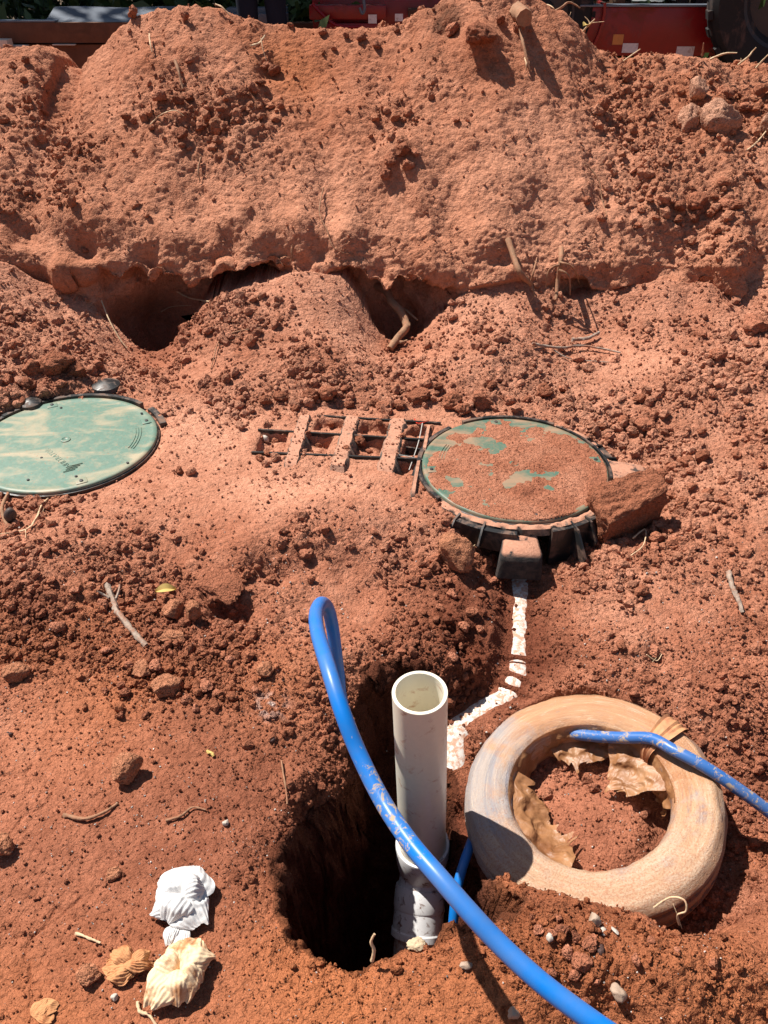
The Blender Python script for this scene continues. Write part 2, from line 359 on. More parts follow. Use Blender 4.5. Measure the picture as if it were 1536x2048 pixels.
steep = np.clip(1 - NA[:, 2], 0, 1).astype(np.float32)
disp += BF * ((.0035 + .005 * rubble) * fbm(PA, 30, 3, seed=45, ridged=True) + .0055 * fbm(PA, 75, 2, seed=46))
sk = vn(PA[:, 0] * 17 + PA[:, 2] * 10, PA[:, 2] * 4.5 - PA[:, 0] * 1.5, PA[:, 1] * 0 + 2.2) + .6 * vn(PA[:, 0] * 38 + PA[:, 2] * 20, PA[:, 2] * 11, PA[:, 1] * 0 + 7.2)
disp += (BF * .0085 * sk).astype(np.float32)
rib_w = vn(PA[:, 0] * 4.4 + .5 * vn(PA[:, 0] * 3, PA[:, 2] * 3, PA[:, 1] * 0), PA[:, 2] * 1.1, PA[:, 2] * 0 + 5.5) + .5 * vn(PA[:, 0] * 9.5 + .6 * PA[:, 2], PA[:, 2] * 1.6, PA[:, 2] * 0 + 15.5)
disp += BF * sstep(.15, .30, PA[:, 2]) * sstep(.95, .45, PA[:, 2]) * .045 * rib_w.astype(np.float32)
disp += BF * sstep(.22, .5, steep).astype(np.float32) * .040 * fbm(PA, 6.5, 4, seed=47)
disp += HA * (.030 * fbm(PA * np.array([1, 1, .55]), 14, 4, seed=49) + .010 * fbm(PA, 31, 3, seed=50))
disp += calm * (1 - BF) * (.35 + rubble) * .0065 * fbm(PA, 17, 3, seed=61, ridged=True)
for f, s, h, d in ((11, 3, .75, .45), (24, 4, .95, .55), (46, 5, 1.0, .6), (88, 6, 1.0, .6)):
    k = clods2(U, V, f, s, d)
    far = sstep(.6, 2.2, PA[:, 1]) * .75 + .25 if f < 30 else 1.0
    disp += (h * calm * np.clip(rubble * 1.25 - .12, 0, 1) * far * k * (.55 if f < 20 else .85)).astype(np.float32)
disp += calm * (.50 + .65 * rubble) * .0040 * fbm(PA, 55, 3, seed=71, ridged=True)
disp += (.3 + .7 * calm) * .0012 * fbm(PA, 170, 2, seed=73)
# drying cracks in the trodden clay at the near left
crk = [[(0, 1690), (40, 1640), (95, 1600), (110, 1560)], [(165, 1830), (110, 1810), (80, 1850), (60, 1870), (45, 1910), (55, 1950), (60, 2010)], [(60, 1870), (0, 1855)], [(165, 1790), (60, 1870)], [(60, 1970), (100, 1960)], [(660, 1235), (690, 1220), (735, 1222)], [(255, 1865), (250, 1910), (230, 1925)], [(540, 1640), (560, 1665)], [(310, 1440), (320, 1480)], [(0, 1553), (45, 1548), (60, 1520)]]
for line in crk:
    pts = [at_px(*q) for q in line]
    dd = np.full(len(A), 9.0)
    wob = PA + np.stack([.008 * fbm(PA, 30, 2, seed=81), .008 * fbm(PA, 30, 2, seed=83), np.zeros(len(A))], 1)
    for a, b in zip(pts[:-1], pts[1:]):
        e = b - a; t = np.clip(((wob - a) @ e) / (e @ e + 1e-9), 0, 1)
        dd = np.minimum(dd, np.linalg.norm((wob - a - t[:, None] * e)[:, :2], axis=1))
    disp -= (.006 * np.exp(-(dd / .0020) ** 2)).astype(np.float32)
P[A] = PA + NA * disp[:, None]
# along the half-buried drain the dirt lies a little below or above the crown of the pipe
expo = np.interp(dtt, [0, .03, .10, .45, .6, 2.20, 2.28, 2.42, 2.50, 3.0, 3.08, 3.25, 3.32, 3.60, 3.70, 3.86, 3.95, 4.3, 6.0, 6.4, 7.3, 7.6, 8], [.006, .004, -.0075, -.006, -.0035, -.0035, .005, .005, -.006, -.006, .005, .005, -.0035, -.0035, .006, .006, -.006, -.0042, -.0036, -.0042, -.0045, .006, .01])
wd = sstep(.085, .035, ddr)
P[A, 2] = P[A, 2] * (1 - wd) + (dzz + np.where(expo < 0, expo * .68, expo) + .0022 * fbm(PA, 34, 3, seed=301) + .0010 * fbm(PA, 110, 2, seed=303)) * wd
N1 = grid_normals(P)
zb1 = ZBuf(P, N1)

# colour of the earth: dry dust, damp clay and painted hole shade, orange clay
DRYC, MIDC, WET_SHADE, ORG = np.array([.55, .262, .166]), np.array([.360, .137, .077]), np.array([.150, .045, .023]), np.array([.41, .140, .055])
def earth(d, o):
    d = d[:, None]; o = o[:, None]
    col = np.where(d > .5, MIDC + (DRYC - MIDC) * (d - .5) * 2, WET_SHADE + (MIDC - WET_SHADE) * d * 2)
    return col * (1 - o) + ORG * o
orange = np.clip(.9 * fbm(PA, 2.6, 3, seed=91) - .12, 0, .55) * sstep(2.4, 1.2, PA[:, 1])
orange = np.clip(orange + .22 * BA + .35 * sstep(.85, .5, PA[:, 1]) + .4 * blob(560, 110, .16) + .3 * blob(600, 170, .15) + .35 * blob(560, 1360, .15) + .3 * blob(180, 1420, .2) + .3 * blob(800, 1960, .2) + .2 * blob(1200, 2000, .3), 0, .8)
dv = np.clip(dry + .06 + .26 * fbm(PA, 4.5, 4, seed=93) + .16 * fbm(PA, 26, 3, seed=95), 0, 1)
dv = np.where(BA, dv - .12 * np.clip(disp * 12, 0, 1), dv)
rgbA = earth(dv, orange) * (1 - .4 * HA[:, None])  # hole soil multiplied darker: more of its shade put into the tint
stain = blob(540, 1412, .035) * np.clip(fbm(PA, 60, 2, seed=97) * 3, 0, 1)
rgbA = rgbA * (1 - .6 * stain[:, None]) + .6 * stain[:, None] * np.array([.62, .55, .50])
humus = np.clip(blob(890, 45, .07) + .8 * blob(860, 110, .06) + .5 * blob(870, 20, .08), 0, 1) * np.clip(.5 + fbm(PA, 30, 2, seed=99), 0, 1)
rgbA = rgbA * (1 - humus[:, None] * .75) + np.array([.045, .03, .02]) * humus[:, None] * .75
ROUGHV = np.ones(len(X)); ROUGHV[A] = np.clip(.58 + .5 * rubble, 0, 1)
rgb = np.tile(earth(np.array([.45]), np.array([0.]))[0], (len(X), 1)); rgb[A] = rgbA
yard = sstep(6.0, 6.6, Y)[:, None]
rgb = rgb * (1 - yard) + np.array([.12, .085, .055]) * yard

# ------------------------------------------------------------------ materials
def newmat(name):
    m = bpy.data.materials.new(name); m.use_nodes = True
    return m, m.node_tree, m.node_tree.nodes["Principled BSDF"]
def nd(t, kind, **kw):
    n = t.nodes.new(kind)
    for k, v in kw.items():
        if k in n.inputs: n.inputs[k].default_value = v
        else: setattr(n, k, v)
    return n
def coords(t, which="Object"):
    return nd(t, "ShaderNodeTexCoord").outputs[which]
def noise(t, vec, scale, detail=4, rough=.55, dist=0):
    n = nd(t, "ShaderNodeTexNoise"); n.inputs["Scale"].default_value = scale; n.inputs["Detail"].default_value = detail
    n.inputs["Roughness"].default_value = rough; n.inputs["Distortion"].default_value = dist
    if vec is not None: t.links.new(vec, n.inputs["Vector"])
    return n.outputs["Fac"]
def ramp(t, fac, stops):
    r = nd(t, "ShaderNodeValToRGB"); e = r.color_ramp.elements
    while len(e) < len(stops): e.new(.5)
    for k, (p, cc) in enumerate(stops):
        e[k].position = p; e[k].color = (*cc, 1) if len(cc) == 3 else cc
    t.links.new(fac, r.inputs[0]); return r.outputs[0]
def mix(t, fac, a, b, mode='MIX'):
    m = nd(t, "ShaderNodeMix", data_type='RGBA', blend_type=mode)
    for s, v in ((0, fac), (6, a), (7, b)):
        if isinstance(v, (int, float)): m.inputs[s].default_value = v
        elif isinstance(v, (tuple, list)): m.inputs[s].default_value = (*v, 1) if len(v) == 3 else v
        else: t.links.new(v, m.inputs[s])
    return m.outputs[2]
def maprange(t, fac, a, b, c=0., d=1.):
    m = nd(t, "ShaderNodeMapRange"); t.links.new(fac, m.inputs[0])
    for i, v in enumerate((a, b, c, d)): m.inputs[i + 1].default_value = v
    return m.outputs[0]
def bump(t, b, h, strength, dist):
    n = nd(t, "ShaderNodeBump"); n.inputs["Strength"].default_value = strength; n.inputs["Distance"].default_value = dist
    t.links.new(h, n.inputs["Height"]); 
    if b.inputs["Normal"].links: t.links.new(b.inputs["Normal"].links[0].from_socket, n.inputs["Normal"])
    t.links.new(n.outputs[0], b.inputs["Normal"])

def earth_mat(name, attr=True, base=(.3, .105, .055), rnd=False):
    m, t, b = newmat(name)
    v = nd(t, "ShaderNodeNewGeometry").outputs["Position"]
    b.inputs["Roughness"].default_value = .95; b.inputs["Specular IOR Level"].default_value = .15
    if attr:
        a = nd(t, "ShaderNodeAttribute", attribute_name="tint"); colr = a.outputs["Color"]
    else:
        colr = nd(t, "ShaderNodeRGB"); colr.outputs[0].default_value = (*base, 1); colr = colr.outputs[0]
    if rnd:
        oi = nd(t, "ShaderNodeObjectInfo")
        colr = mix(t, 1.0, colr, ramp(t, oi.outputs["Random"], [(0, (.72, .68, .66)), (.5, (1.0, .98, .96)), (1, (1.22, 1.27, 1.32))]), 'MULTIPLY')
    n1 = noise(t, v, 48, 6, .7)
    colr = mix(t, 1.0, colr, ramp(t, n1, [(.25, (.68, .64, .62)), (.5, (1, 1, 1)), (.8, (1.26, 1.29, 1.34))]), 'MULTIPLY')
    n2 = noise(t, v, 420, 2, .6)
    colr = mix(t, 1.0, colr, ramp(t, n2, [(.28, (.66, .63, .62)), (.5, (1, 1, 1)), (.72, (1.30, 1.32, 1.35))]), 'MULTIPLY')
    t.links.new(colr, b.inputs["Base Color"])
    wv = nd(t, "ShaderNodeTexNoise"); wv.inputs["Scale"].default_value = 70; t.links.new(v, wv.inputs["Vector"])
    wm = nd(t, "ShaderNodeVectorMath", operation='MULTIPLY_ADD'); t.links.new(wv.outputs["Color"], wm.inputs[0]); wm.inputs[1].default_value = (.012,) * 3; t.links.new(v, wm.inputs[2])
    for sc_, dist, st in ((75, .0085, .8), (170, .0045, .85), (390, .0022, .8)):
        vo = nd(t, "ShaderNodeTexVoronoi"); vo.inputs["Scale"].default_value = sc_; t.links.new(wm.outputs[0], vo.inputs["Vector"])
        iv_ = nd(t, "ShaderNodeMath", operation='SUBTRACT'); iv_.inputs[0].default_value = 1.0; t.links.new(vo.outputs["Distance"], iv_.inputs[1])
        bump(t, b, iv_.outputs[0], st, dist)
        if attr:
            sm = nd(t, 'ShaderNodeMath', operation='MULTIPLY'); t.links.new(a.outputs['Alpha'], sm.inputs[0]); sm.inputs[1].default_value = st
            t.links.new(sm.outputs[0], b.inputs['Normal'].links[0].from_node.inputs['Strength'])
    bump(t, b, noise(t, v, 130, 5, .7), .6, .006)
    return m
M = {}
M['earth'] = earth_mat("red_earth")
M['clod'] = earth_mat("red_clod", False, (.39, .150, .085), True)
M['rock'] = earth_mat("tan_rock", False, (.44, .185, .100))
M['paleclay'] = earth_mat("pale_clay", False, (.52, .27, .175))
M['block'] = earth_mat('block_clay', False, (.31, .115, .062))
M['darkclod'] = earth_mat("dark_clod", False, (.22, .070, .032))

def simple(name, col, rough=.5, spec=.5, dirt=0., dirtcol=(.34, .15, .085), dscale=7, bumps=0., bscale=60, metal=0., sub=0., var=.15):
    m, t, b = newmat(name); v = coords(t)
    b.inputs["Roughness"].default_value = rough; b.inputs["Specular IOR Level"].default_value = spec; b.inputs["Metallic"].default_value = metal
    if sub: b.inputs["Subsurface Weight"].default_value = sub; b.inputs["Subsurface Radius"].default_value = (.03, .022, .016)
    n = noise(t, v, dscale * 2.3, 5, .6)
    colr = mix(t, 1., col, ramp(t, n, [(.2, (1 - var,) * 3), (.5, (1, 1, 1)), (.8, (1 + var,) * 3)]), 'MULTIPLY')
    if dirt:
        f = noise(t, v, dscale, 7, .68, .6)
        fac = maprange(t, f, .62 - .35 * dirt, .74 - .30 * dirt)
        colr = mix(t, fac, colr, dirtcol)
        t.links.new(maprange(t, fac, 0, 1, rough, .95), b.inputs["Roughness"])
    t.links.new(colr, b.inputs["Base Color"])
    if bumps: bump(t, b, noise(t, v, bscale, 4, .6), bumps, .004)
    return m
M['pvc'] = simple("white_pvc", (.82, .765, .63), .35, .45, .10, (.55, .36, .24), 30, .04, 40, var=.04, sub=.14)
M['pvc_dirty'] = simple("muddy_pvc", (.66, .63, .58), .45, .4, .55, (.50, .28, .19), 75, .2, 160, var=.05)
M['fitting'] = simple("fitting_pvc", (.74, .74, .75), .4, .4, .22, (.16, .07, .04), 55, .05, 60, var=.05)
M['black'] = simple("black_plastic", (.016, .017, .018), .42, .5, .42, (.17, .10, .07), 14, .15, 60)
M['fin'] = simple('fin_plastic', (.012, .012, .012), .5, .4, .18, (.14, .08, .055), 20)
M['rubber'] = simple("tyre_rubber", (.016, .016, .017), .75, .3, .3, (.09, .06, .05), 6, .1, 50)
M['timber'] = simple("brown_timber", (.13, .055, .030), .7, .3, .25, (.10, .05, .03), 5, .2, 25, var=.3)
M['pine'] = simple("pale_timber", (.62, .55, .46), .6, .3, 0, bumps=.1, var=.12)
M['steel'] = simple("galvanised_sheet", (.13, .15, .185), .40, .5, .10, (.12, .13, .15), 3, .05, 20, metal=.3, var=.06)
M['red'] = simple("red_paint", (.24, .005, .008), .30, .5, .25, (.20, .05, .035), 6, .03, 30, var=.15)
M['white'] = simple("reflector_sheet", (.72, .70, .70), .4, .5, .2, (.4, .28, .22), 18)
M['darkmetal'] = simple("dark_metal", (.03, .03, .032), .5, .5, .3, (.12, .08, .06), 8)
M['root'] = simple("root_wood", (.30, .165, .095), .8, .3, .45, (.33, .15, .085), 40, .5, 120, var=.3)
M['stick'] = simple("grey_stick", (.34, .26, .205), .8, .3, .35, (.33, .15, .09), 30, .6, 150, var=.35)
M['straw'] = simple("pale_twig", (.62, .44, .27), .7, .3, .2, (.4, .2, .12), 50, .3, 120, var=.25)
M['jeans'] = simple("dark_denim", (.012, .016, .030), .9, .2, bumps=.2, bscale=200)
M['shirt'] = simple("grey_shirt", (.12, .13, .14), .9, .2, bumps=.2, bscale=150)
M['skin'] = simple("skin", (.45, .26, .18), .55, .4, sub=.1)
M['hair'] = simple("hair", (.03, .02, .015), .7, .3)
M['leather'] = simple("boot_leather", (.10, .055, .03), .7, .3)
M['pebble'] = simple("pale_pebble", (.40, .31, .235), .6, .4, .35, (.40, .20, .12), 50, .3, 120, var=.3)
M['quartz'] = simple("quartz_pebble", (.50, .45, .39), .5, .4, .3, (.42, .24, .15), 60, .2, 120, var=.2)
M['darkstone'] = simple("dark_stone", (.055, .032, .030), .55, .4, .3, (.22, .09, .05), 40, .3, 120)
M['ball'] = simple("dusty_rubber_bulb", (.045, .036, .034), .6, .4, .3, (.22, .11, .07), 18, .1, 60)
M['foam'] = simple("cream_foam", (.66, .52, .34), .8, .3, .25, (.45, .24, .13), 90, .6, 120, sub=.1)
M['leaf'] = simple("yellow_leaf", (.55, .38, .12), .6, .3, bumps=.2, var=.25)
M['redstring'] = simple("red_string", (.55, .04, .02), .8, .2)
M['whitestring'] = simple("pale_string", (.50, .47, .43), .8, .2)
M['tarp'] = simple("grey_tarp", (.16, .17, .17), .7, .3, bumps=.4, bscale=12)
M['sticker_k'] = simple("sticker_black", (.02, .02, .02), .5)
M['sticker_o'] = simple("sticker_orange", (.60, .24, .06), .5)

def blue_mat(name, col, dirt, spot=None, rad=.16):
    m, t, b = newmat(name); v = coords(t)
    b.inputs["Specular IOR Level"].default_value = .4
    f = noise(t, v, 48, 8, .75, .8)
    lim = .575 - dirt
    if spot is not None:                      # where the pipe has been dragged through the mud
        ds = nd(t, "ShaderNodeVectorMath", operation='DISTANCE'); t.links.new(nd(t, "ShaderNodeNewGeometry").outputs["Position"], ds.inputs[0]); ds.inputs[1].default_value = tuple(spot)
        ad = nd(t, "ShaderNodeMath", operation='ADD'); t.links.new(f, ad.inputs[0]); t.links.new(maprange(t, ds.outputs["Value"], .03, rad, .12, -.02), ad.inputs[1]); f = ad.outputs[0]
    fac = maprange(t, f, lim + .06, lim + .11)
    haze_ = noise(t, v, 9, 4, .6)
    base = mix(t, maprange(t, haze_, .42, .72, 0, .62), col, (.11, .18, .34))
    t.links.new(mix(t, fac, base, (.42, .32, .22)), b.inputs["Base Color"]); t.links.new(maprange(t, fac, 0, 1, .36, .9), b.inputs["Roughness"])
    bump(t, b, f, .15, .001)
    return m
M['blue'] = blue_mat("blue_poly_pipe", (.005, .165, .56), 0.0, GD(785, 1615, 1.23))
M['blue_dusty'] = blue_mat("dusty_blue_pipe", (.03, .13, .40), .10)

def wrap_mat():
    m, t, b = newmat("dusty_stretch_film"); v = coords(t, "UV")
    mp = nd(t, "ShaderNodeMapping"); mp.inputs["Scale"].default_value = (4.0, 15.0, 1); t.links.new(v, mp.inputs[0])
    streak = noise(t, mp.outputs[0], 1.0, 8, .68, 1.6)
    o = coords(t)
    patch = noise(t, o, 4.2, 5, .62, .8)
    cloud = noise(t, o, 11, 6, .65, .4)
    grit = noise(t, o, 230, 5, .75)
    base = ramp(t, cloud, [(.30, (.34, .135, .055)), (.46, (.46, .22, .105)), (.58, (.55, .33, .19)), (.72, (.62, .47, .33))])
    base = mix(t, .35, base, ramp(t, streak, [(.30, (.30, .115, .05)), (.45, (.50, .25, .12)), (.56, (.60, .40, .25)), (.70, (.72, .60, .46))]))
    blue = mix(t, maprange(t, streak, .40, .60), (.17, .20, .29), (.46, .39, .33))
    colr = mix(t, maprange(t, patch, .50, .60), base, blue)
    scuff = noise(t, mp.outputs[0], 2.6, 7, .72, 2.0)
    sx = nd(t, "ShaderNodeSeparateXYZ"); t.links.new(o, sx.inputs[0])
    wob = nd(t, "ShaderNodeMath", operation='MULTIPLY_ADD'); t.links.new(cloud, wob.inputs[0]); wob.inputs[1].default_value = .5; wob.inputs[2].default_value = -.25
    def place_(axis, a_, b_):
        ad = nd(t, "ShaderNodeMath", operation='ADD'); t.links.new(sx.outputs[axis], ad.inputs[0]); t.links.new(wob.outputs[0], ad.inputs[1]); return maprange(t, ad.outputs[0], a_, b_)
    grey = mix(t, maprange(t, streak, .30, .70), (.27, .265, .295), (.48, .39, .33))
    cream = mix(t, maprange(t, streak, .28, .70), (.46, .265, .145), (.60, .45, .32))
    orange_ = mix(t, maprange(t, streak, .28, .70), (.42, .185, .085), (.58, .34, .19))
    colr = mix(t, place_(1, .02, .16), colr, orange_)
    colr = mix(t, place_(0, -.10, -.22), colr, grey)
    colr = mix(t, place_(1, -.06, -.20), colr, cream)
    colr = mix(t, maprange(t, scuff, .56, .68, 0, .55), colr, (.22, .21, .23))
    colr = mix(t, maprange(t, scuff, .44, .34, 0, .6), colr, (.66, .53, .40))
    side = nd(t, "ShaderNodeMath", operation='MULTIPLY'); t.links.new(maprange(t, sx.outputs[2], -.012, -.036), side.inputs[0]); t.links.new(maprange(t, sx.outputs[0], -.02, .12), side.inputs[1])
    wz = nd(t, "ShaderNodeMath", operation='MULTIPLY_ADD'); t.links.new(sx.outputs[2], wz.inputs[0]); wz.inputs[1].default_value = 330.0; t.links.new(maprange(t, streak, .3, .7, 0, 3.0), wz.inputs[2])
    sn_ = nd(t, "ShaderNodeMath", operation='SINE'); t.links.new(wz.outputs[0], sn_.inputs[0])
    colr = mix(t, side.outputs[0], colr, mix(t, maprange(t, sn_.outputs[0], -.4, .6), (.030, .042, .075), (.33, .20, .135)))
    gm = nd(t, "ShaderNodeMath", operation='ADD'); t.links.new(grit, gm.inputs[0]); t.links.new(maprange(t, sx.outputs[1], .10, -.25, -.01, .13), gm.inputs[1])
    gf = maprange(t, gm.outputs[0], .57, .72, 0, .7)
    colr = mix(t, gf, colr, (.40, .17, .09))
    t.links.new(colr, b.inputs["Base Color"])
    b.inputs["Specular IOR Level"].default_value = .45
    t.links.new(maprange(t, gf, 0, .7, .30, .95), b.inputs["Roughness"])
    bump(t, b, streak, .25, .005)
    bump(t, b, gm.outputs[0], .8, .005)
    return m
M['wrap'] = wrap_mat()
def film_mat():
    m, t, b = newmat("brown_film"); v = coords(t)
    n = noise(t, v, 14, 4, .6)
    t.links.new(ramp(t, n, [(.3, (.26, .105, .040)), (.55, (.42, .20, .085)), (.75, (.54, .31, .165))]), b.inputs["Base Color"])
    b.inputs["Roughness"].default_value = .48; b.inputs["Transmission Weight"].default_value = .25; b.inputs["Alpha"].default_value = 1
    bump(t, b, noise(t, v, 26, 3, .5, 1.5), .5, .01)
    return m
M['film'] = film_mat()
M['band'] = simple('dusty_film_band', (.50, .25, .12), .5, .4, .5, (.40, .17, .085), 22, .4, 60, var=.25)
def lid_mat(name, teal, cover, dust=(.50, .375, .245)):
    m, t, b = newmat(name); v = coords(t)
    mp = nd(t, "ShaderNodeMapping"); mp.inputs["Scale"].default_value = (1.0, 2.2, 1); mp.inputs["Rotation"].default_value = (0, 0, .5); t.links.new(v, mp.inputs[0])
    sw = noise(t, mp.outputs[0], 4.2, 4, .55, 1.1)
    fine = noise(t, v, 70, 4, .7)
    colr = mix(t, maprange(t, fine, .3, .7, 0, .35), teal, tuple(min(1, q * 1.7 + .03) for q in teal))
    colr = mix(t, maprange(t, sw, .58 - cover, .76 - cover, .10, .70), colr, dust)
    colr = mix(t, maprange(t, noise(t, v, 24, 5, .7), .50, .75, 0, .5), colr, tuple(q * .92 for q in dust))
    sp = noise(t, v, 160, 2, .5)
    colr = mix(t, maprange(t, sp, .66, .70, 0, .8), colr, (.33, .18, .11))
    t.links.new(colr, b.inputs["Base Color"]); b.inputs["Roughness"].default_value = .48; b.inputs["Specular IOR Level"].default_value = .35
    bump(t, b, fine, .12, .002)
    return m
M['lid_clean'] = lid_mat("green_lid", (.068, .165, .132), .10)
M['lid_dirty'] = lid_mat("green_lid_dusty", (.032, .115, .085), .14, (.40, .22, .135))
def paper_mat(name, col, stain, k):
    m, t, b = newmat(name); v = coords(t)
    n = noise(t, v, 26, 5, .65, .5)
    t.links.new(mix(t, maprange(t, n, .62 - k, .78 - k), col, stain), b.inputs["Base Color"])
    b.inputs["Roughness"].default_value = .9; b.inputs["Specular IOR Level"].default_value = .15
    b.inputs["Transmission Weight"].default_value = 0
    bump(t, b, noise(t, v, 300, 3, .6), .35, .001)
    return m
M['paper'] = paper_mat("white_tissue", (.62, .61, .60), (.56, .30, .19), .0)
M['paper_tan'] = paper_mat("tan_tissue", (.74, .56, .36), (.50, .24, .11), .14)
M['paper_brown'] = paper_mat("brown_tissue", (.52, .25, .115), (.36, .13, .055), .14)
def leafy(name, c1, c2, c3):
    m, t, b = newmat(name); oi = nd(t, "ShaderNodeAttribute", attribute_name="tint")
    t.links.new(oi.outputs["Color"], b.inputs["Base Color"]); b.inputs["Roughness"].default_value = .5
    return m
M['leaves'] = leafy("green_leaves", 0, 0, 0)
M['bark'] = simple("bark", (.085, .06, .045), .9, .2, bumps=.8, bscale=30, var=.3)

# ------------------------------------------------------------------ mesh helpers
def tag(o, label=None, cat=None, group=None, kind=None):
    if label: o['label'] = label
    if cat: o['category'] = cat; o['kind'] = 'thing'
    if group: o['group'] = group
    if kind: o['kind'] = kind
    return o
def np_mesh(name, V, F, mat, smooth=True, tint=None, alpha=None):
    """V (n,3); F (m,k) all faces with the same corner count"""
    V = np.ascontiguousarray(V, np.float32); F = np.ascontiguousarray(F, np.int32)
    me = bpy.data.meshes.new(name); k = F.shape[1]
    me.vertices.add(len(V)); me.vertices.foreach_set("co", V.ravel())
    me.loops.add(F.size); me.loops.foreach_set("vertex_index", F.ravel())
    me.polygons.add(len(F)); me.polygons.foreach_set("loop_start", np.arange(0, F.size, k, dtype=np.int32))
    me.polygons.foreach_set("use_smooth", np.full(len(F), smooth))
    me.update(calc_edges=True)
    if tint is not None:
        a = me.color_attributes.new("tint", 'FLOAT_COLOR', 'POINT')
        a.data.foreach_set("color", np.concatenate([tint, np.ones((len(V), 1)) if alpha is None else alpha[:, None]], 1).astype(np.float32).ravel())
    me.materials.append(mat)
    return me
def link(name, me, parent=None, loc=None):
    o = bpy.data.objects.new(name, me); COL.objects.link(o)
    if parent: o.parent = parent
    if loc is not None: o.location = loc
    return o
def empty(name, loc, rz=0.0):
    o = bpy.data.objects.new(name, None); COL.objects.link(o)
    o.location = loc; o.rotation_euler = (0, 0, rz); o.empty_display_size = .05
    return o
class MB:
    def __init__(s): s.v, s.f = [], []
    def add(s, V, F):
        n = len(s.v); s.v += [tuple(map(float, q)) for q in V]; s.f += [tuple(i + n for i in f) for f in F]; return s
    def box(s, c, size, rot=None, taper=1.0):
        hx, hy, hz = (q / 2 for q in size)
        V = [Vector((x * hx * (taper if z > 0 else 1), y * hy * (taper if z > 0 else 1), z * hz)) for z in (-1, 1) for x, y in ((-1, -1), (1, -1), (1, 1), (-1, 1))]
        if rot is not None: V = [rot @ q for q in V]
        return s.add([q + Vector(c) for q in V], [(3, 2, 1, 0), (4, 5, 6, 7), (0, 1, 5, 4), (1, 2, 6, 5), (2, 3, 7, 6), (3, 0, 4, 7)])
    def tube(s, pts, rad, n=10, sub=4, cap=True, wob=0.0, flat=1.0):
        pts = [np.array(p, float) for p in pts]; m = len(pts)
        rad = [rad] * m if isinstance(rad, (int, float)) else list(rad)
        C, R = [], []
        for i in range(m - 1):
            p0, p1, p2, p3 = pts[max(i - 1, 0)], pts[i], pts[i + 1], pts[min(i + 2, m - 1)]
            for k in range(sub):
                t = k / sub
                C.append(.5 * ((2 * p1) + (-p0 + p2) * t + (2 * p0 - 5 * p1 + 4 * p2 - p3) * t * t + (-p0 + 3 * p1 - 3 * p2 + p3) * t ** 3))
                R.append(rad[i] * (1 - t) + rad[i + 1] * t)
        C.append(pts[-1]); R.append(rad[-1])
        C = np.array(C); T = np.gradient(C, axis=0); T /= np.linalg.norm(T, axis=1, keepdims=True) + 1e-12
        up = np.array([0, 0, 1.]) if abs(T[0][2]) < .9 else np.array([1., 0, 0])
        a = np.cross(T[0], up); a /= np.linalg.norm(a)
        V, F = [], []
        for i in range(len(C)):
            a = a - T[i] * (a @ T[i]); a /= np.linalg.norm(a); b = np.cross(T[i], a)
            for k in range(n):
                th = 2 * math.pi * k / n
                r = R[i] * (1 + wob * (random.random() - .5) * 2)
                V.append(C[i] + r * (math.cos(th) * a + flat * math.sin(th) * b))
        for i in range(len(C) - 1):
            for k in range(n):
                F.append((i * n + k, i * n + (k + 1) % n, (i + 1) * n + (k + 1) % n, (i + 1) * n + k))
        if cap: F.append(tuple(range(n - 1, -1, -1))); F.append(tuple((len(C) - 1) * n + k for k in range(n)))
        return s.add(V, F)
    def lathe(s, prof, n=48, origin=(0, 0, 0), axis=(0, 0, 1), a0=0., a1=2 * math.pi, close=False):
        q = Vector((0, 0, 1)).rotation_difference(Vector(axis).normalized()); o = Vector(origin)
        full = abs(a1 - a0 - 2 * math.pi) < 1e-6; m = n if full else n + 1; V, F = [], []
        for r, z in prof:
            for k in range(m):
                th = a0 + (a1 - a0) * k / n
                V.append(o + q @ Vector((r * math.cos(th), r * math.sin(th), z)))
        L = len(prof)
        for i in range(L if close else L - 1):
            j = (i + 1) % L
            for k in range(n):
                k2 = (k + 1) % m
                F.append((i * m + k, i * m + k2, j * m + k2, j * m + k))
        if close and not full:
            F.append(tuple(i * m for i in range(L))); F.append(tuple(i * m + m - 1 for i in range(L - 1, -1, -1)))
        return s.add(V, F)
    def build(s, name, mat, parent=None, smooth=True, angle=40, bevel=0):
        me = bpy.data.meshes.new(name); me.from_pydata(s.v, [], s.f); me.update()
        bm = bmesh.new(); bm.from_mesh(me)
        bmesh.ops.recalc_face_normals(bm, faces=bm.faces)
        if bevel: bmesh.ops.bevel(bm, geom=[e for e in bm.edges if e.calc_face_angle(0) > .5], offset=bevel, segments=2, affect='EDGES', profile=.6)
        lim = math.radians(angle)
        for f in bm.faces: f.smooth = smooth
        for e in bm.edges:
            if len(e.link_faces) == 2 and e.calc_face_angle(0) > lim: e.smooth = False
        bm.to_mesh(me); bm.free(); me.materials.append(mat)
        return link(name, me, parent)
def hit(px, py):
    i = zb1.hit(px, py)
    return P[i].copy(), N1[i].copy()

# ------------------------------------------------------------------ ground and spoil heap
ii, jj = np.meshgrid(np.arange(NR - 1), np.arange(NC - 1), indexing='ij')
v00 = (ii * NC + jj).ravel()
F = np.stack([v00, v00 + 1, v00 + NC + 1, v00 + NC], 1)
fb = ISBANK[F].sum(1) >= 2
fb &= (P[F[:, 0], 1] < 6.3)
for nm, sel in (("ground", ~fb), ("spoil_heap", fb)):
    f = F[sel]; used = np.unique(f); remap = np.zeros(len(P), np.int64); remap[used] = np.arange(len(used))
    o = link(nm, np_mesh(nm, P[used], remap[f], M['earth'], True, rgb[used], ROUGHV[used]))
    tag(o, "red clay ground with a dug hole and loose crumbly dirt" if nm == "ground" else "tall heap of dug red clay with a steep cut face", kind='structure')

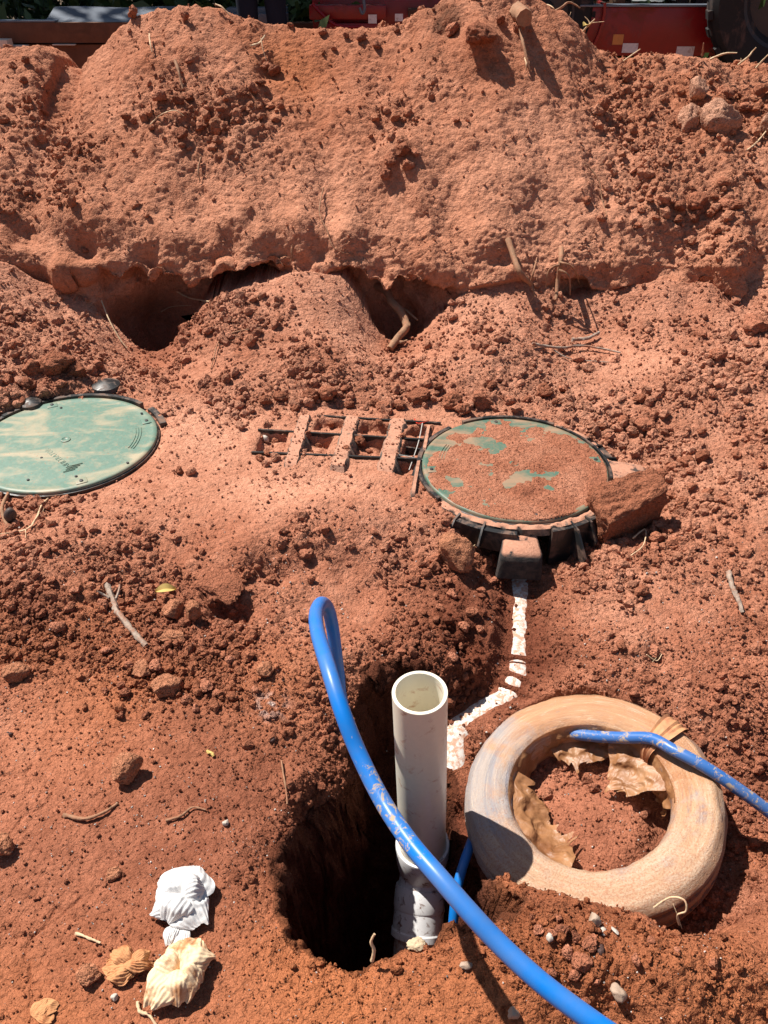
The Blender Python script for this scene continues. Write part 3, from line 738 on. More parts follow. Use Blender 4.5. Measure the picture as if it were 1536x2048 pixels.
# ------------------------------------------------------------------ septic tank: ribbed top between the two lids
def lid_frame(k):
    return Vector(LIDS[k])
tank = empty("septic_tank", (0.0, 2.2, -.25))
tag(tank, "buried black plastic septic tank, its ribbed top showing between two round green lids", "septic tank")
def tpart(mb, name, mat, **kw):
    o = mb.build(name, mat, None, **kw); o.parent = tank; o.matrix_parent_inverse = Matrix.Translation(-tank.location); return o
def rib_strip(bot, top, wb, wt, z, mat, h=.075):
    """dirt-coated trapezoid rib from a near pixel to a far pixel"""
    a, b = G(*bot, z), G(*top, z)
    d = (b - a); d /= np.linalg.norm(d); s = np.array([d[1], -d[0], 0]); m = MB(); V, F = [], []
    n = 26
    for i in range(n + 1):
        t = i / n; p = a + (b - a) * (t * 1.16 - .08) - np.array([0, 0, .045 * (max(0, .13 - t) / .13 + .7 * max(0, t - .88) / .12)]); w = wb + (wt - wb) * t
        w *= 1 + .06 * math.sin(t * 40) + .12 * (random.random() - .5)
        for off, zz in ((-.5 * w - .016, -h), (-.5 * w, -.006), (-.40 * w, 0), (.40 * w, 0), (.5 * w, -.006), (.5 * w + .030, -h)):
            V.append(p + s * off + np.array([0, 0, zz + (.0075 * (random.random() - .5))]))
    for i in range(n):
        for k in range(5): F.append((i * 6 + k, i * 6 + k + 1, i * 6 + 6 + k + 1, i * 6 + 6 + k))
    F += [tuple(range(6)), tuple(n * 6 + k for k in range(5, -1, -1))]
    m.add(V, F); return m
def rib_mat(name, lo, hi, cov):
    m, t, b = newmat(name); v = coords(t)
    g = nd(t, "ShaderNodeNewGeometry"); sx = nd(t, "ShaderNodeSeparateXYZ"); t.links.new(g.outputs["Normal"], sx.inputs[0])
    up = maprange(t, sx.outputs[2], .55, .85)          # loose dirt lies on the flat top only
    n = noise(t, v, 22, 6, .65)
    f = nd(t, "ShaderNodeMath", operation='MULTIPLY'); t.links.new(up, f.inputs[0]); t.links.new(maprange(t, n, cov, cov + .1), f.inputs[1])
    side = mix(t, maprange(t, noise(t, v, 34, 5, .7), .40, .62), lo, hi)
    top = mix(t, noise(t, v, 90, 4, .7), (.36, .150, .088), (.58, .30, .195))
    t.links.new(mix(t, f.outputs[0], side, top), b.inputs["Base Color"])
    b.inputs["Roughness"].default_value = .85
    bump(t, b, noise(t, v, 130, 5, .7), .7, .005)
    return m
M['rib'] = rib_mat('dusty_rib', (.022, .021, .020), (.26, .185, .14), .30)
M['lug'] = rib_mat('dirt_topped_lug', (.013, .014, .015), (.06, .045, .038), .34)
ZR = .084
for bot, top, wb, wt in (((579, 934), (611, 824), .052, .040), ((674, 936), (707, 825), .054, .048), ((770, 942), (798, 831), .062, .052), ((848, 900), (858, 848), .014, .012), ((826, 985), (838, 918), .014, .012)):
    tpart(rib_strip(bot, top, wb, wt, ZR, None), "rib", M['rib'], angle=30)
def fin(x0, y0, x1, y1, z=.068, h=.06, th=.006):
    a, b = G(x0, y0, z), G(x1, y1, z); d = b - a; L = np.linalg.norm(d)
    r = Matrix.Rotation(math.atan2(d[1], d[0]), 3, 'Z')
    tpart(MB().box((a + b) / 2 - np.array([0, 0, h / 2]), (L, th, h), r), "fin", M['fin'])
fin(516, 858, 866, 879, .0775, .065, .008); fin(634, 830, 882, 845, .0775, .065, .008); fin(503, 903, 843, 917, .0775, .065, .008); fin(812, 893, 850, 899, .07, .07); fin(790, 908, 842, 914, .064, .05); fin(838, 958, 846, 905, .066); fin(846, 905, 860, 862, .066); fin(812, 975, 842, 979, .05, .05); fin(815, 978, 832, 930, .055)
# collar round each lid
def collar(k, a0, a1, r0, r1, z0, z1, name="collar"):
    c0 = lid_frame(k)
    tpart(MB().lathe([(r0, z0), (r0, z1), (r1, z1), (r1, z0)], 40, c0, (0, 0, 1), a0, a1, True), name, M['black'], bevel=0)
R_ = math.radians
collar(0, R_(52), R_(150), LID_R + .006, LID_R + .022, -.07, .006); collar(0, R_(22), R_(45), LID_R + .012, LID_R + .034, -.05, -.002); collar(0, R_(150), R_(182), LID_R + .006, LID_R + .02, -.07, .003)
collar(1, R_(56), R_(118), LID_R + .004, LID_R + .016, -.07, .004); collar(1, R_(-14), R_(54), LID_R + .004, LID_R + .012, -.06, .001); collar(1, R_(128), R_(215), LID_R + .004, LID_R + .018, -.07, -.002)
V, F = [], []
for i in range(151):
    a = R_(-142 + 205 * i / 150)
    for k, (rr_, zz) in enumerate(((.003, -.034), (.004, -.012), (.012, -.009), (.018, -.010), (.024, -.014), (.027, -.036))):
        q = .0035 * random.random() + .0025 * math.sin(i * .37) + .002 * math.sin(i * .9 + k)
        V.append((LIDS[1][0] + math.cos(a) * (LID_R + rr_ + (q if k > 3 else 0)), LIDS[1][1] + math.sin(a) * (LID_R + rr_ + (q if k > 3 else 0)), LIDS[1][2] + zz + (q if 0 < k < 5 else 0)))
for i in range(150):
    for k in range(5): F.append((i * 6 + k, i * 6 + k + 1, i * 6 + k + 7, i * 6 + k + 6))
tpart(MB().add(V, F), "flange", M['rib'])
collar(1, R_(-128), R_(-96), LID_R + .030, LID_R + .048, -.085, -.016, "skirt")
collar(1, R_(-78), R_(-38), LID_R + .022, LID_R + .040, -.14, -.014, "skirt")
collar(1, R_(-40), R_(30), LID_R + .03, LID_R + .05, -.12, -.018, "skirt")
# dirt-topped lugs that stick out of the right collar
def lug(ang, r0, r1, w0, w1, ztop, h, rim=True):
    c0 = lid_frame(1); q = Matrix.Rotation(ang, 3, 'Z'); V, F = [], []
    secs = [(r0, w0, 0), (r0 + (r1 - r0) * .55, (w0 + w1) / 2, -.004), (r1 - .018, w1, -.010), (r1 - .004, w1 * .96, -.022), (r1, w1 * .93, -.042)]
    for r, w, dz in secs:
        for y, z in ((-.5 * w - .008, -h), (-.5 * w, dz - .006), (-.42 * w, dz), (.42 * w, dz), (.5 * w, dz - .006), (.5 * w + .008, -h)):
            V.append(q @ Vector((r, y, ztop + max(z, -h))) + c0)
    for i in range(len(secs) - 1):
        for k in range(5): F.append((i * 6 + k, i * 6 + k + 1, i * 6 + 7 + k, i * 6 + 6 + k))
    F.append(tuple((len(secs) - 1) * 6 + k for k in range(6)))
    tpart(MB().add(V, F), "lug", M['lug'], angle=55)
lug(R_(-94), LID_R + .01, LID_R + .115, .100, .122, -.030, .10)
lug(R_(-4), LID_R + .01, LID_R + .140, .13, .115, -.004, .13)
lug(R_(40), LID_R + .01, LID_R + .075, .075, .065, -.012, .10)
lug(R_(-52), LID_R + .01, LID_R + .06, .05, .045, -.03, .09)
for (bx, by), (tx, ty), (sx_, sy_), zz in (((1141, 1143), (1096, 1066), (1110, 1140), -.03), ((953, 1098), (944, 1060), (960, 1062), -.02), ((1180, 1120), (1165, 1052), (1176, 1040), -.02)):
    a, b, c0 = G(bx, by, -.10), G(tx, ty, zz), G(sx_, sy_, -.09 if bx > 1000 else zz)
    nrm = np.cross(b - a, c0 - a); nrm = nrm / np.linalg.norm(nrm) * .004
    tpart(MB().add([a, b, c0, a + nrm, b + nrm, c0 + nrm], [(0, 1, 2), (5, 4, 3), (0, 3, 4, 1), (1, 4, 5, 2), (2, 5, 3, 0)]), "web_plate", M['black'])
for a_, L_, h_ in ((-128, .05, .07), (-113, .055, .07), (-66, .085, .11), (-56, .05, .09), (-27, .075, .11), (-17, .07, .11), (10, .07, .11), (24, .06, .09), (52, .04, .06)):
    q = Matrix.Rotation(R_(a_), 3, 'Z'); c0 = lid_frame(1); V = []
    for y in (-.003, .003):
        for x, z in ((LID_R + .018, -.006), (LID_R + .03 + L_ * .35, -.012), (LID_R + .03 + L_, -h_ * .75), (LID_R + .03 + L_ * .9, -h_), (LID_R + .018, -h_)): V.append(q @ Vector((x, y, z)) + c0)
    tpart(MB().add(V, [(0, 1, 2, 3, 4), (9, 8, 7, 6, 5)] + [(k, k + 5, (k + 1) % 5 + 5, (k + 1) % 5) for k in range(5)]), "web_plate", M['black'])
# domes of the left riser behind the left lid
for (px, py), w in (((214, 776), .058), ((62, 812), .045)):
    p = G(px, py, .095)
    tpart(MB().lathe([(w * 1.05, -.06), (w, .0), (w * .9, .016), (w * .5, .026), (.001, .029)], 28, p), "riser_lug", M['black'])
# pale strings caught on the fins
def string(pts, r, mat, label, name="string"):
    m = MB().tube([G(px, py, z) for px, py, z in pts], r, 5, 4)
    o = m.build(name, mat); tag(o, label, "string"); return o
string([(845, 845, .075), (838, 880, .075), (828, 912, .07), (818, 940, .06)], .0016, M['whitestring'], "thin pale string crossing the black grid beside the dusty green lid")
string([(762, 908, .08), (800, 910, .078), (850, 920, .075)], .0014, M['whitestring'], "pale string lying along the last black fin of the tank top")
string([(829, 838, .075), (834, 846, .074), (846, 845, .076), (858, 842, .076)], .0022, M['redstring'], "short red string tied at the far corner of the black grid")

# ------------------------------------------------------------------ the two lids
def make_lid(k, label, mat):
    root = empty("tank_lid", LIDS[k]); tag(root, label, "lid", "round lids of the buried tank")
    R = LID_R
    MB().lathe([(R - .004, -.028), (R, -.024), (R, -.004), (R - .004, 0), (R - .016, .0005), (R - .022, -.0012), (R - .05, .0008), (.10, .003), (.001, .0035)], 128).build("disc", mat, root, angle=60)
    MB().lathe([(R - .004, -.034), (R + .006, -.032), (R + .006, -.012), (R + .001, -.010), (R + .001, -.028)], 128, close=True).build("gasket", M['black'], root)
    MB().lathe([(.017, .0032), (.017, .006), (.012, .007), (.009, .0045), (.001, .004)], 28).build("hub", mat, root)
    for a in (20, 110, 200, 290):
        a = R_(a + (8 if k == 0 else -14)); q = Matrix.Rotation(a, 3, 'Z')
        m = MB().box(q @ Vector((R - .030, 0, .0008)), (.032, .036, .004), q)
        pad = m.build("bolt_pad", mat, root, bevel=.0012)
        pb = q @ Vector((R - .028, 0, .003))
        MB().lathe([(.006, 0), (.006, .0025), (.003, .003), (.0001, .003)], 10, pb).build("bolt", M['darkmetal'], pad)
    # low concentric ribs near the edge, on the side of the hinge marks
    for rr in (R - .075, R - .066, R - .057):
        MB().lathe([(rr, .0), (rr + .0012, .0022), (rr + .0036, .0022), (rr + .0048, .0)], 14, (0, 0, .0012), (0, 0, 1), R_(-12 if k == 0 else 150), R_(20 if k == 0 else 172)).build("moulded_ridge", mat, root)
    return root
lidA = make_lid(0, "clean teal green round tank lid with pale dust swirls", M['lid_clean'])
lidB = make_lid(1, "round tank lid mostly covered in red dirt, dark green showing at its edge", M['lid_dirty'])
def embossed(txt, size, loc, rz, parent, mat, name="raised_lettering"):
    cu = bpy.data.curves.new("txt", 'FONT'); cu.body = txt; cu.size = size; cu.extrude = .0006; cu.align_x = 'CENTER'; cu.align_y = 'CENTER'; cu.resolution_u = 2
    tmp = bpy.data.objects.new("txt", cu); COL.objects.link(tmp)
    bpy.context.view_layer.update()
    me = bpy.data.meshes.new_from_object(tmp.evaluated_get(bpy.context.evaluated_depsgraph_get()))
    bpy.data.objects.remove(tmp); me.materials.clear(); me.materials.append(mat)
    o = link(name, me, parent); o.location = loc; o.rotation_euler = (0, 0, rz); return o
pc = np.array(LIDS[0])
q0, q1 = G(138, 933, .104) - pc, G(95, 899, .104) - pc
mid = (q0 + q1) / 2
embossed("INFILTRATOR", .026, (mid[0], mid[1], .0031), math.atan2(q1[1] - q0[1], q1[0] - q0[0]), lidA, M['lid_clean'])
for k in range(4):
    a, b = G(126 + k * 5, 944 - k * 4, .104) - pc, G(150 + k * 5, 938 - k * 4, .104) - pc
    d = b - a
    MB().box(((a + b) / 2 + np.array([0, 0, .0006])), (np.linalg.norm(d), .0025, .0016), Matrix.Rotation(math.atan2(d[1], d[0]), 3, 'Z')).build("raised_line", M['lid_dirty'], lidA)
for px, py in ((83, 915), (152, 952), (122, 815), (283, 826), (56, 959), (255, 925)):
    a = G(px, py, .104) - pc
    MB().lathe([(.005, 0), (.004, .002), (.0001, .0022)], 8, (a[0], a[1], .0026)).build("plug_dot", M['darkmetal'], lidA)
# loose dirt lying on the right lid
n = 190
gx, gy = np.meshgrid(np.linspace(-1, 1, n), np.linspace(-1, 1, n)); gx, gy = gx.ravel() * LID_R, gy.ravel() * LID_R
LP = np.stack([gx + LIDS[1][0], gy + LIDS[1][1], np.full(n * n, LIDS[1][2])], 1)
rr = np.hypot(gx, gy)
ang = np.arctan2(gy, gx)
mask = .62 + .8 * fbm(LP, 7, 4, seed=111) + .6 * fbm(LP, 26, 4, seed=112)
mask -= .75 * sstep(.21, .30, rr) * np.clip(np.cos(ang - R_(100)) * 1.2 + .25, 0, 1) + .5 * sstep(.25, .30, rr) * np.clip(np.cos(ang - R_(170)) * 1.5 - .3, 0, 1) + .45 * sstep(.25, .30, rr) * np.clip(np.cos(ang - R_(15)) * 1.5 - .4, 0, 1)
mask += .5 * sstep(.12, .0, rr)
mask -= 1.0 * np.exp(-((gx - .02) ** 2 + (gy + .06) ** 2) / .035 ** 2) + .6 * np.exp(-((gx - .10) ** 2 + (gy + .14) ** 2) / .03 ** 2)
mask = np.clip(mask, -.5, 1)
hz = -.0026 + .0062 * mask + .0022 * np.clip(mask, 0, 1) * fbm(LP, 70, 3, seed=113) + .010 * np.exp(-((gx - .0) ** 2 + (gy + .17) ** 2) / .03 ** 2) * (1 + fbm(LP, 60, 2, seed=115)) - .02 * sstep(LID_R - .006, LID_R + .004, rr)
LV = np.stack([gx, gy, hz], 1)
kk = (np.arange(n - 1)[:, None] * n + np.arange(n - 1)[None]).ravel()
LF = np.stack([kk, kk + 1, kk + n + 1, kk + n], 1)
LF = LF[(rr[LF] < LID_R - .001).all(1) & (hz[LF] > -.0035).any(1)]
lt = earth(np.clip(.56 + .3 * fbm(LP, 12, 3, seed=114) - .35 * np.exp(-((gx) ** 2 + (gy + .17) ** 2) / .04 ** 2), 0, 1), np.zeros(n * n))
o = link("dirt_layer", np_mesh("dirt_layer", LV, LF, M['earth'], True, lt), loc=(LIDS[1][0], LIDS[1][1], LIDS[1][2] + .003))
tag(o, "thin layer of loose red dirt spread over the right tank lid", "dirt", kind='stuff')

# ------------------------------------------------------------------ standing PVC pipe with its fittings
sp = empty("standpipe", tuple(PIPE_BOT)); tag(sp, "upright white plastic pipe with open top standing in the dug hole", "pipe")
ax = Vector(PIPE_TOP - PIPE_BOT); Lp = ax.length; axn = ax.normalized()
MB().lathe([(.0495, 0), (.0572, 0), (.0572, Lp - .001), (.0565, Lp), (.0502, Lp), (.0495, Lp - .001)], 72, (0, 0, 0), axn, close=True).build("pipe", M['pvc'], sp, angle=30)
MB().lathe([(.0574, -.02), (.060, -.02), (.0655, .0), (.0672, .04), (.0672, .085), (.0655, .089), (.0596, .089), (.0574, .086)], 64, (0, 0, 0), axn, close=True).build("hub", M['fitting'], sp, angle=30)
E0, E1, E2 = Vector(PIPE_BOT), Vector((.092, .985, -.475)), Vector((.072, .84, -.60))
mbe = MB().tube([E0 - E0 + axn * .0, Vector((0, -.015, -.035)), Vector((-.006, -.045, -.065))], .0585, 48, 6, False); mbe.build("elbow", M['fitting'], sp)
d2 = (E2 - E1).normalized(); oo = E1 - E0 - d2 * .03
MB().lathe([(.0575, 0), (.064, 0), (.066, .012), (.066, .050), (.0645, .054), (.0635, .056), (.0635, .10), (.066, .104), (.066, .118), (.064, .120), (.0575, .120)], 64, oo, d2).build("coupling", M['fitting'], sp, angle=25)
MB().lathe([(.0555, .10), (.0555, .42)], 56, oo, d2).build("lower_pipe", M['pvc_dirty'], sp)
pl = hit(832, 1884)[0]

# ------------------------------------------------------------------ half-buried white drain pipe
dp = empty("drain_pipe", tuple(DR[3])); tag(dp, "half buried white drain pipe running from the dusty lid down to the hole", "pipe")
def onground(px, py): return hit(px, py)[0]
def drain(t0, t1, r, name, mat, n=40):
    q = []
    for t in np.linspace(t0, t1, max(3, int((t1 - t0) * 4) + 2)):
        k = min(int(t), len(DR) - 2); f = t - k; q.append(Vector(DR[k] * (1 - f) + DR[k + 1] * f) - Vector(DR[3]) - Vector((0, 0, r)))
    return MB().tube(q, r, n, 5).build(name, mat, dp, angle=50)
drain(-.0, 2.36, .057, "pipe", M['pvc_dirty']); drain(2.44, 3.02, .0585, "coupling", M['pvc_dirty']); drain(2.95, 3.8, .0572, "pipe", M['pvc_dirty'])
drain(3.8, 4.32, .0590, "elbow", M['pvc_dirty']); drain(4.25, 6.1, .057, "pipe", M['pvc_dirty']); drain(5.92, 8, .0575, "pipe", M['pvc_dirty'])

# ------------------------------------------------------------------ blue hose arching over the hole
BL = [(1560, 2330, .97), (1330, 2143, 1.0), (1190, 2046, 1.03), (1085, 1967, 1.06), (1000, 1889, 1.09), (940, 1825, 1.11), (880, 1756, 1.14), (820, 1685, 1.19), (765, 1602, 1.25), (718, 1508, 1.29), (684, 1422, 1.31), (657, 1337, 1.36), (636, 1268, 1.47), (632, 1228, 1.55), (642, 1207, 1.61), (655, 1216, 1.67), (664, 1250, 1.71), (671, 1300, 1.74), (677, 1350, 1.77), (683, 1400, 1.80), (705, 1470, 1.86), (740, 1560, 1.95), (790, 1650, 2.08), (850, 1730, 2.2)]
bh = MB().tube([GD(*q) for q in BL], .0144, 20, 6).build("blue_pipe", M['blue'])
tag(bh, "thick scuffed blue plastic pipe looping up out of the hole towards the viewer", "hose")
pts = [GD(972, 1630, 1.90), GD(950, 1668, 1.85), GD(937, 1700, 1.80), GD(922, 1745, 1.77), GD(912, 1790, 1.755), GD(906, 1850, 1.75), GD(902, 1910, 1.76)]
bh2 = MB().tube(pts, .0112, 16, 5).build("blue_pipe", M['blue'])
tag(bh2, "short length of thinner blue pipe going down between the coil and white standpipe", "hose")

# ------------------------------------------------------------------ coil of pipe wrapped in dusty film
NV = Vector((COIL_T[0], COIL_T[1], 1)).normalized()
coil = empty("pipe_coil", tuple(COIL_C)); tag(coil, "coil of blue pipe wrapped in orange dusted clear film, half sunk in the dirt", "pipe coil")
coil.rotation_mode = 'QUATERNION'; coil.rotation_quaternion = Vector((0, 0, 1)).rotation_difference(NV)
NA_, NS = 260, 46
prof = []
rm, hw, hh = (COIL_RO + COIL_RI) / 2, (COIL_RO - COIL_RI) / 2, .060
for k in range(NS):
    th = 2 * math.pi * k / NS
    e = 3.8
    cx, sz = math.cos(th), math.sin(th)
    rr_ = (abs(cx) ** e + abs(sz) ** e) ** (-1 / e)
    prof.append((hw * rr_ * cx, hh * rr_ * sz, th))
th_ = np.linspace(0, 2 * math.pi, NA_, endpoint=False)
V = np.zeros((NA_, NS, 3)); UV = np.zeros((NA_, NS, 2))
for k, (dx, dz, th) in enumerate(prof):
    UV[:, k, 0] = th_ / (2 * math.pi); UV[:, k, 1] = k / NS
    V[:, k, 0] = np.cos(th_) * (rm + dx); V[:, k, 1] = np.sin(th_) * (rm + dx); V[:, k, 2] = dz - .060
W = V.reshape(-1, 3)
nrm = np.stack([np.cos(th_)[:, None] * np.cos([p[2] for p in prof])[None], np.sin(th_)[:, None] * np.cos([p[2] for p in prof])[None], np.tile(np.sin([p[2] for p in prof]), (NA_, 1))], 2).reshape(-1, 3)
lump = .0045 * np.cos(np.arange(NS) / NS * 2 * math.pi * 13)[None, :] * np.clip(np.cos(np.array([p[2] for p in prof]) + .35) * 1.6 - .1, .05, 1.3)[None, :] * np.ones((NA_, 1))
pol = np.stack([np.cos(th_)[:, None] * np.ones(NS) * .8, np.sin(th_)[:, None] * np.ones(NS) * .8, np.tile(np.arange(NS) / NS * 6, (NA_, 1))], 2).reshape(-1, 3)
W = W + nrm * (lump.reshape(-1) + .004 * fbm(W, 9, 3, seed=131) + .0016 * fbm(W, 45, 3, seed=133) + .0034 * fbm(pol, 4, 4, seed=132, ridged=True))[:, None]
a_, b_ = np.meshgrid(np.arange(NA_), np.arange(NS), indexing='ij')
vv = lambda i, j: ((i % NA_) * NS + (j % NS))
FF = np.stack([vv(a_, b_), vv(a_ + 1, b_), vv(a_ + 1, b_ + 1), vv(a_, b_ + 1)], 2).reshape(-1, 4)
me = np_mesh("wrapping", W, FF, M['wrap'])
uvl = me.uv_layers.new(name="uv")
lu = np.stack([np.where((FF // NS == 0) & (FF.max(1, keepdims=True) // NS == NA_ - 1), 1.0, (FF // NS) / NA_), np.where((FF % NS == 0) & ((FF % NS).max(1, keepdims=True) == NS - 1), 1.0, (FF % NS) / NS)], 2)
uvl.data.foreach_set("uv", lu.astype(np.float32).ravel())
link("wrapping", me, coil)
# crumpled film hanging inside the ring
def crumple(a0, a1, r0, r1, z0, z1, amp, seed, name="torn_film", na=70, nz=22, mat=None):
    t, u = np.meshgrid(np.linspace(0, 1, na), np.linspace(0, 1, nz), indexing='ij')
    rag = 1 + .45 * vn(t * (a1 - a0) * 5 + seed, t * 0, t * 0 + seed) + .25 * vn(t * (a1 - a0) * 14 + seed, t * 0 + 3, t * 0)
    u = u * np.clip(rag * np.minimum(1, np.sqrt(np.minimum(t, 1 - t) * 7 + .02)), .1, 1.35)
    th = a0 + (a1 - a0) * t + .10 * u * vn(u * 3 + seed, t * 4, t * 0); r = r0 + (r1 - r0) * u
    Pq = np.stack([np.cos(th) * r, np.sin(th) * r, z0 + (z1 - z0) * u], 2).reshape(-1, 3)
    w = fbm(Pq, 13, 3, seed=seed, ridged=True); w2 = fbm(Pq, 24, 2, seed=seed + 4, ridged=True)
    dirv = np.stack([-np.cos(th), -np.sin(th), .6 + 0 * th], 2).reshape(-1, 3)
    env = np.minimum(1, u.reshape(-1) * 4)
    edge = (.5 + .5 * fbm(Pq * np.array([1, 1, 0]), 18, 2, seed=seed + 9)) * u.reshape(-1) ** 2 * .035
    Pq = Pq + dirv * (amp * (w + .35 * w2) * env)[:, None] + np.array([0, 0, 1]) * edge[:, None]
    k = (np.arange(na - 1)[:, None] * nz + np.arange(nz - 1)[None]).ravel()
    f = np.stack([k, k + nz, k + nz + 1, k + 1], 1)
    o = link(name, np_mesh(name, Pq, f, mat or M['film'], True), coil)
    return o
crumple(R_(60), R_(215), .186, .180, -.006, -.120, .012, 141, na=120, nz=20)
crumple(R_(-15), R_(72), .186, .168, -.006, -.120, .014, 151, na=90, nz=20)
crumple(R_(150), R_(246), .182, .118, -.026, -.088, .016, 161, na=90, nz=26)
crumple(R_(0), R_(62), .182, .092, -.034, -.090, .018, 171, na=80, nz=28)
crumple(R_(58), R_(112), .178, .124, -.060, -.100, .014, 181, na=60, nz=18)
# strip of film tied across the right of the ring
V, F = [], []
tm = R_(33)
for i in range(30):
    t = i / 29; ph = R_(20 + 215 * t); cx, sz = math.cos(ph), math.sin(ph)
    rs = (abs(cx) ** 3.8 + abs(sz) ** 3.8) ** (-1 / 3.8)
    for k in range(11):
        s_ = (k / 10 - .5); a = tm - .10 * t + s_ * (.17 + .05 * math.sin(6 * t))
        lft = .0115 + .0020 * math.sin(k * 2.6 + 2 * t) + .0010 * math.sin(k * 5.1 + 9 * t)
        V.append((math.cos(a) * (rm + (hw + lft) * rs * cx), math.sin(a) * (rm + (hw + lft) * rs * cx), -.060 + (hh + lft) * rs * sz))
for i in range(29):
    for k in range(10): F.append((i * 11 + k, i * 11 + k + 1, i * 11 + k + 12, i * 11 + k + 11))
MB().add(V, F).build("film_band", M['band'], coil)
iv = coil.rotation_quaternion.inverted()
loc = lambda p: iv @ (Vector(p) - Vector(COIL_C))
le = [np.array([.43, 1.262, -.160]), np.array([.475, 1.232, -.132]), np.array([.525, 1.204, -.106]), np.array([.578, 1.176, -.074]), np.array([.635, 1.148, -.040]), GD(1345, 1499, 1.80), GD(1400, 1528, 1.765), GD(1465, 1570, 1.745), GD(1540, 1625, 1.735), GD(1640, 1710, 1.73), GD(1800, 1850, 1.72)]
MB().tube([loc(p) for p in le], .0142, 18, 6).build("loose_end", M['blue_dusty'], coil)

# ------------------------------------------------------------------ crumpled tissues
def crumpled(name, px, py, lobes, mat, label, seed, pleat=.0011, wrinkle=.0035, zoff=.004):
    """soft sheet gathered into rounded, pleated lobes; each lobe is (azimuth, length, width, height, start x, start y)"""
    V, F = [], []; nu, nv = 34, 44
    for q, (az, L, W, H, x0, y0) in enumerate(lobes):
        az = R_(az); t, s_ = np.meshgrid(np.linspace(0, 1, nu), np.linspace(-1, 1, nv), indexing='ij'); t, s_ = t.ravel(), s_.ravel()
        edge = 1 + .11 * vn(s_ * 2.2 + seed + q, s_ * 0, s_ * 0 + q)
        wf = np.sqrt(np.clip(1 - ((t - .52) / .56) ** 2, .02, 1))
        x = L * t * edge * (1 - .18 * s_ ** 2); y = W / 2 * s_ * wf
        z = H * np.sin(math.pi * (.10 + .80 * t)) * (1 - .55 * s_ ** 2 * wf) + pleat * np.sin(s_ * 9 * math.pi + 2.2 * t + q) * np.minimum(1, 3 * t)
        c_, sn = math.cos(az), math.sin(az)
        W3 = np.stack([x0 + x * c_ - y * sn, y0 + x * sn + y * c_, z + .0015 * q], 1)
        W3[:, 2] += wrinkle * (1.5 * fbm(W3, 22, 2, seed=seed + q, ridged=True) + .7 * fbm(W3, 55, 3, seed=seed + q + 3, ridged=True))
        W3[:, :2] += (wrinkle * .8) * np.stack([fbm(W3, 30, 2, seed=seed + q + 5), fbm(W3, 30, 2, seed=seed + q + 7)], 1)
        b = len(V); V += W3.tolist()
        k = (np.arange(nu - 1)[:, None] * nv + np.arange(nv - 1)[None]).ravel()
        F.append(np.stack([k, k + nv, k + nv + 1, k + 1], 1) + b)
    V = np.array(V); V[:, 2] = np.maximum(V[:, 2], -.003)
    o = link(name, np_mesh(name, V, np.concatenate(F), mat, True))
    p = onground(px, py); o.location = (p[0], p[1], p[2] + zoff); tag(o, label, "tissue"); return o
crumpled("crumpled_tissue", 368, 1806, [(262, .040, .034, .020, -.004, -.045), (318, .082, .082, .030, -.012, .006), (200, .066, .070, .032, .006, .000), (78, .070, .112, .034, .0, .000), (150, .062, .066, .034, .004, -.004), (245, .058, .078, .040, .004, .006), (20, .050, .060, .042, .0, .004)], M['paper'], "crumpled white pleated paper tissue lying on the bare clay", 5)
crumpled("tissue_strip", 366, 1872, [(268, .050, .034, .016, 0, .012)], M['paper'], "small white strip of tissue poking out below the crumpled white one", 8, .0006, .002)
crumpled("crumpled_tissue", 360, 1952, [(75, .055, .085, .030, .004, .004), (20, .058, .070, .034, .0, .002), (235, .072, .074, .030, .0, .0), (275, .056, .070, .034, .004, .0), (320, .050, .060, .036, .002, .002), (160, .046, .056, .030, .0, .0)], M['paper_tan'], "crumpled cream and tan tissue lying below the white one", 14, .0009, .0042)
crumpled("tissue_strip", 262, 1938, [(178, .064, .044, .018, .014, .0), (150, .050, .034, .022, .004, .004), (6, .056, .032, .018, -.010, -.002), (200, .046, .036, .020, .004, -.004), (30, .040, .030, .020, .0, .002)], M['paper_brown'], "rust stained strip of tissue touching the cream one", 23, .0009, .0060)
crumpled("paper_scrap", 60, 2024, [(12, .050, .030, .006, 0, 0), (60, .030, .034, .007, .008, -.008), (-20, .040, .026, .005, .010, .0)], M['paper_brown'], "flat scrap of rust coloured paper near the lower left corner", 31, .0004, .0040, .001)

# ------------------------------------------------------------------ rocks and clods
def rock_mesh(name, seed, mat, sub=3, cuts=7, rough=.10, squash=(1, 1, 1), depth=.55):
    rg = np.random.default_rng(seed)
    bm = bmesh.new(); bmesh.ops.create_icosphere(bm, subdivisions=sub, radius=1.0)
    V = np.array([v.co[:] for v in bm.verts])
    V = V * (1 + .25 * fbm(V, .9, 2, seed=seed * .9)[:, None])
    for _ in range(cuts):
        n = rg.normal(size=3); n /= np.linalg.norm(n); d = depth + .35 * rg.random()
        k = V @ n - d
        V -= np.outer(np.maximum(k, 0), n)
    V *= np.array(squash)
    un = V / (np.linalg.norm(V, axis=1, keepdims=True) + 1e-9)
    V += un * (rough * fbm(V, 1.7, 3, seed=seed * 1.7) + rough * .9 * fbm(V, 3.6, 3, seed=seed * 2.3, ridged=True) + rough * .35 * fbm(V, 11, 2, seed=seed * 3.1))[:, None]
    V /= np.abs(V).max()
    for v, q in zip(bm.verts, V): v.co = q
    for f in bm.faces: f.smooth = True
    for e in bm.edges:
        if len(e.link_faces) == 2 and e.calc_face_angle(0) > .60: e.smooth = False
    me = bpy.data.meshes.new(name); bm.to_mesh(me); bm.free(); me.materials.append(mat); return me
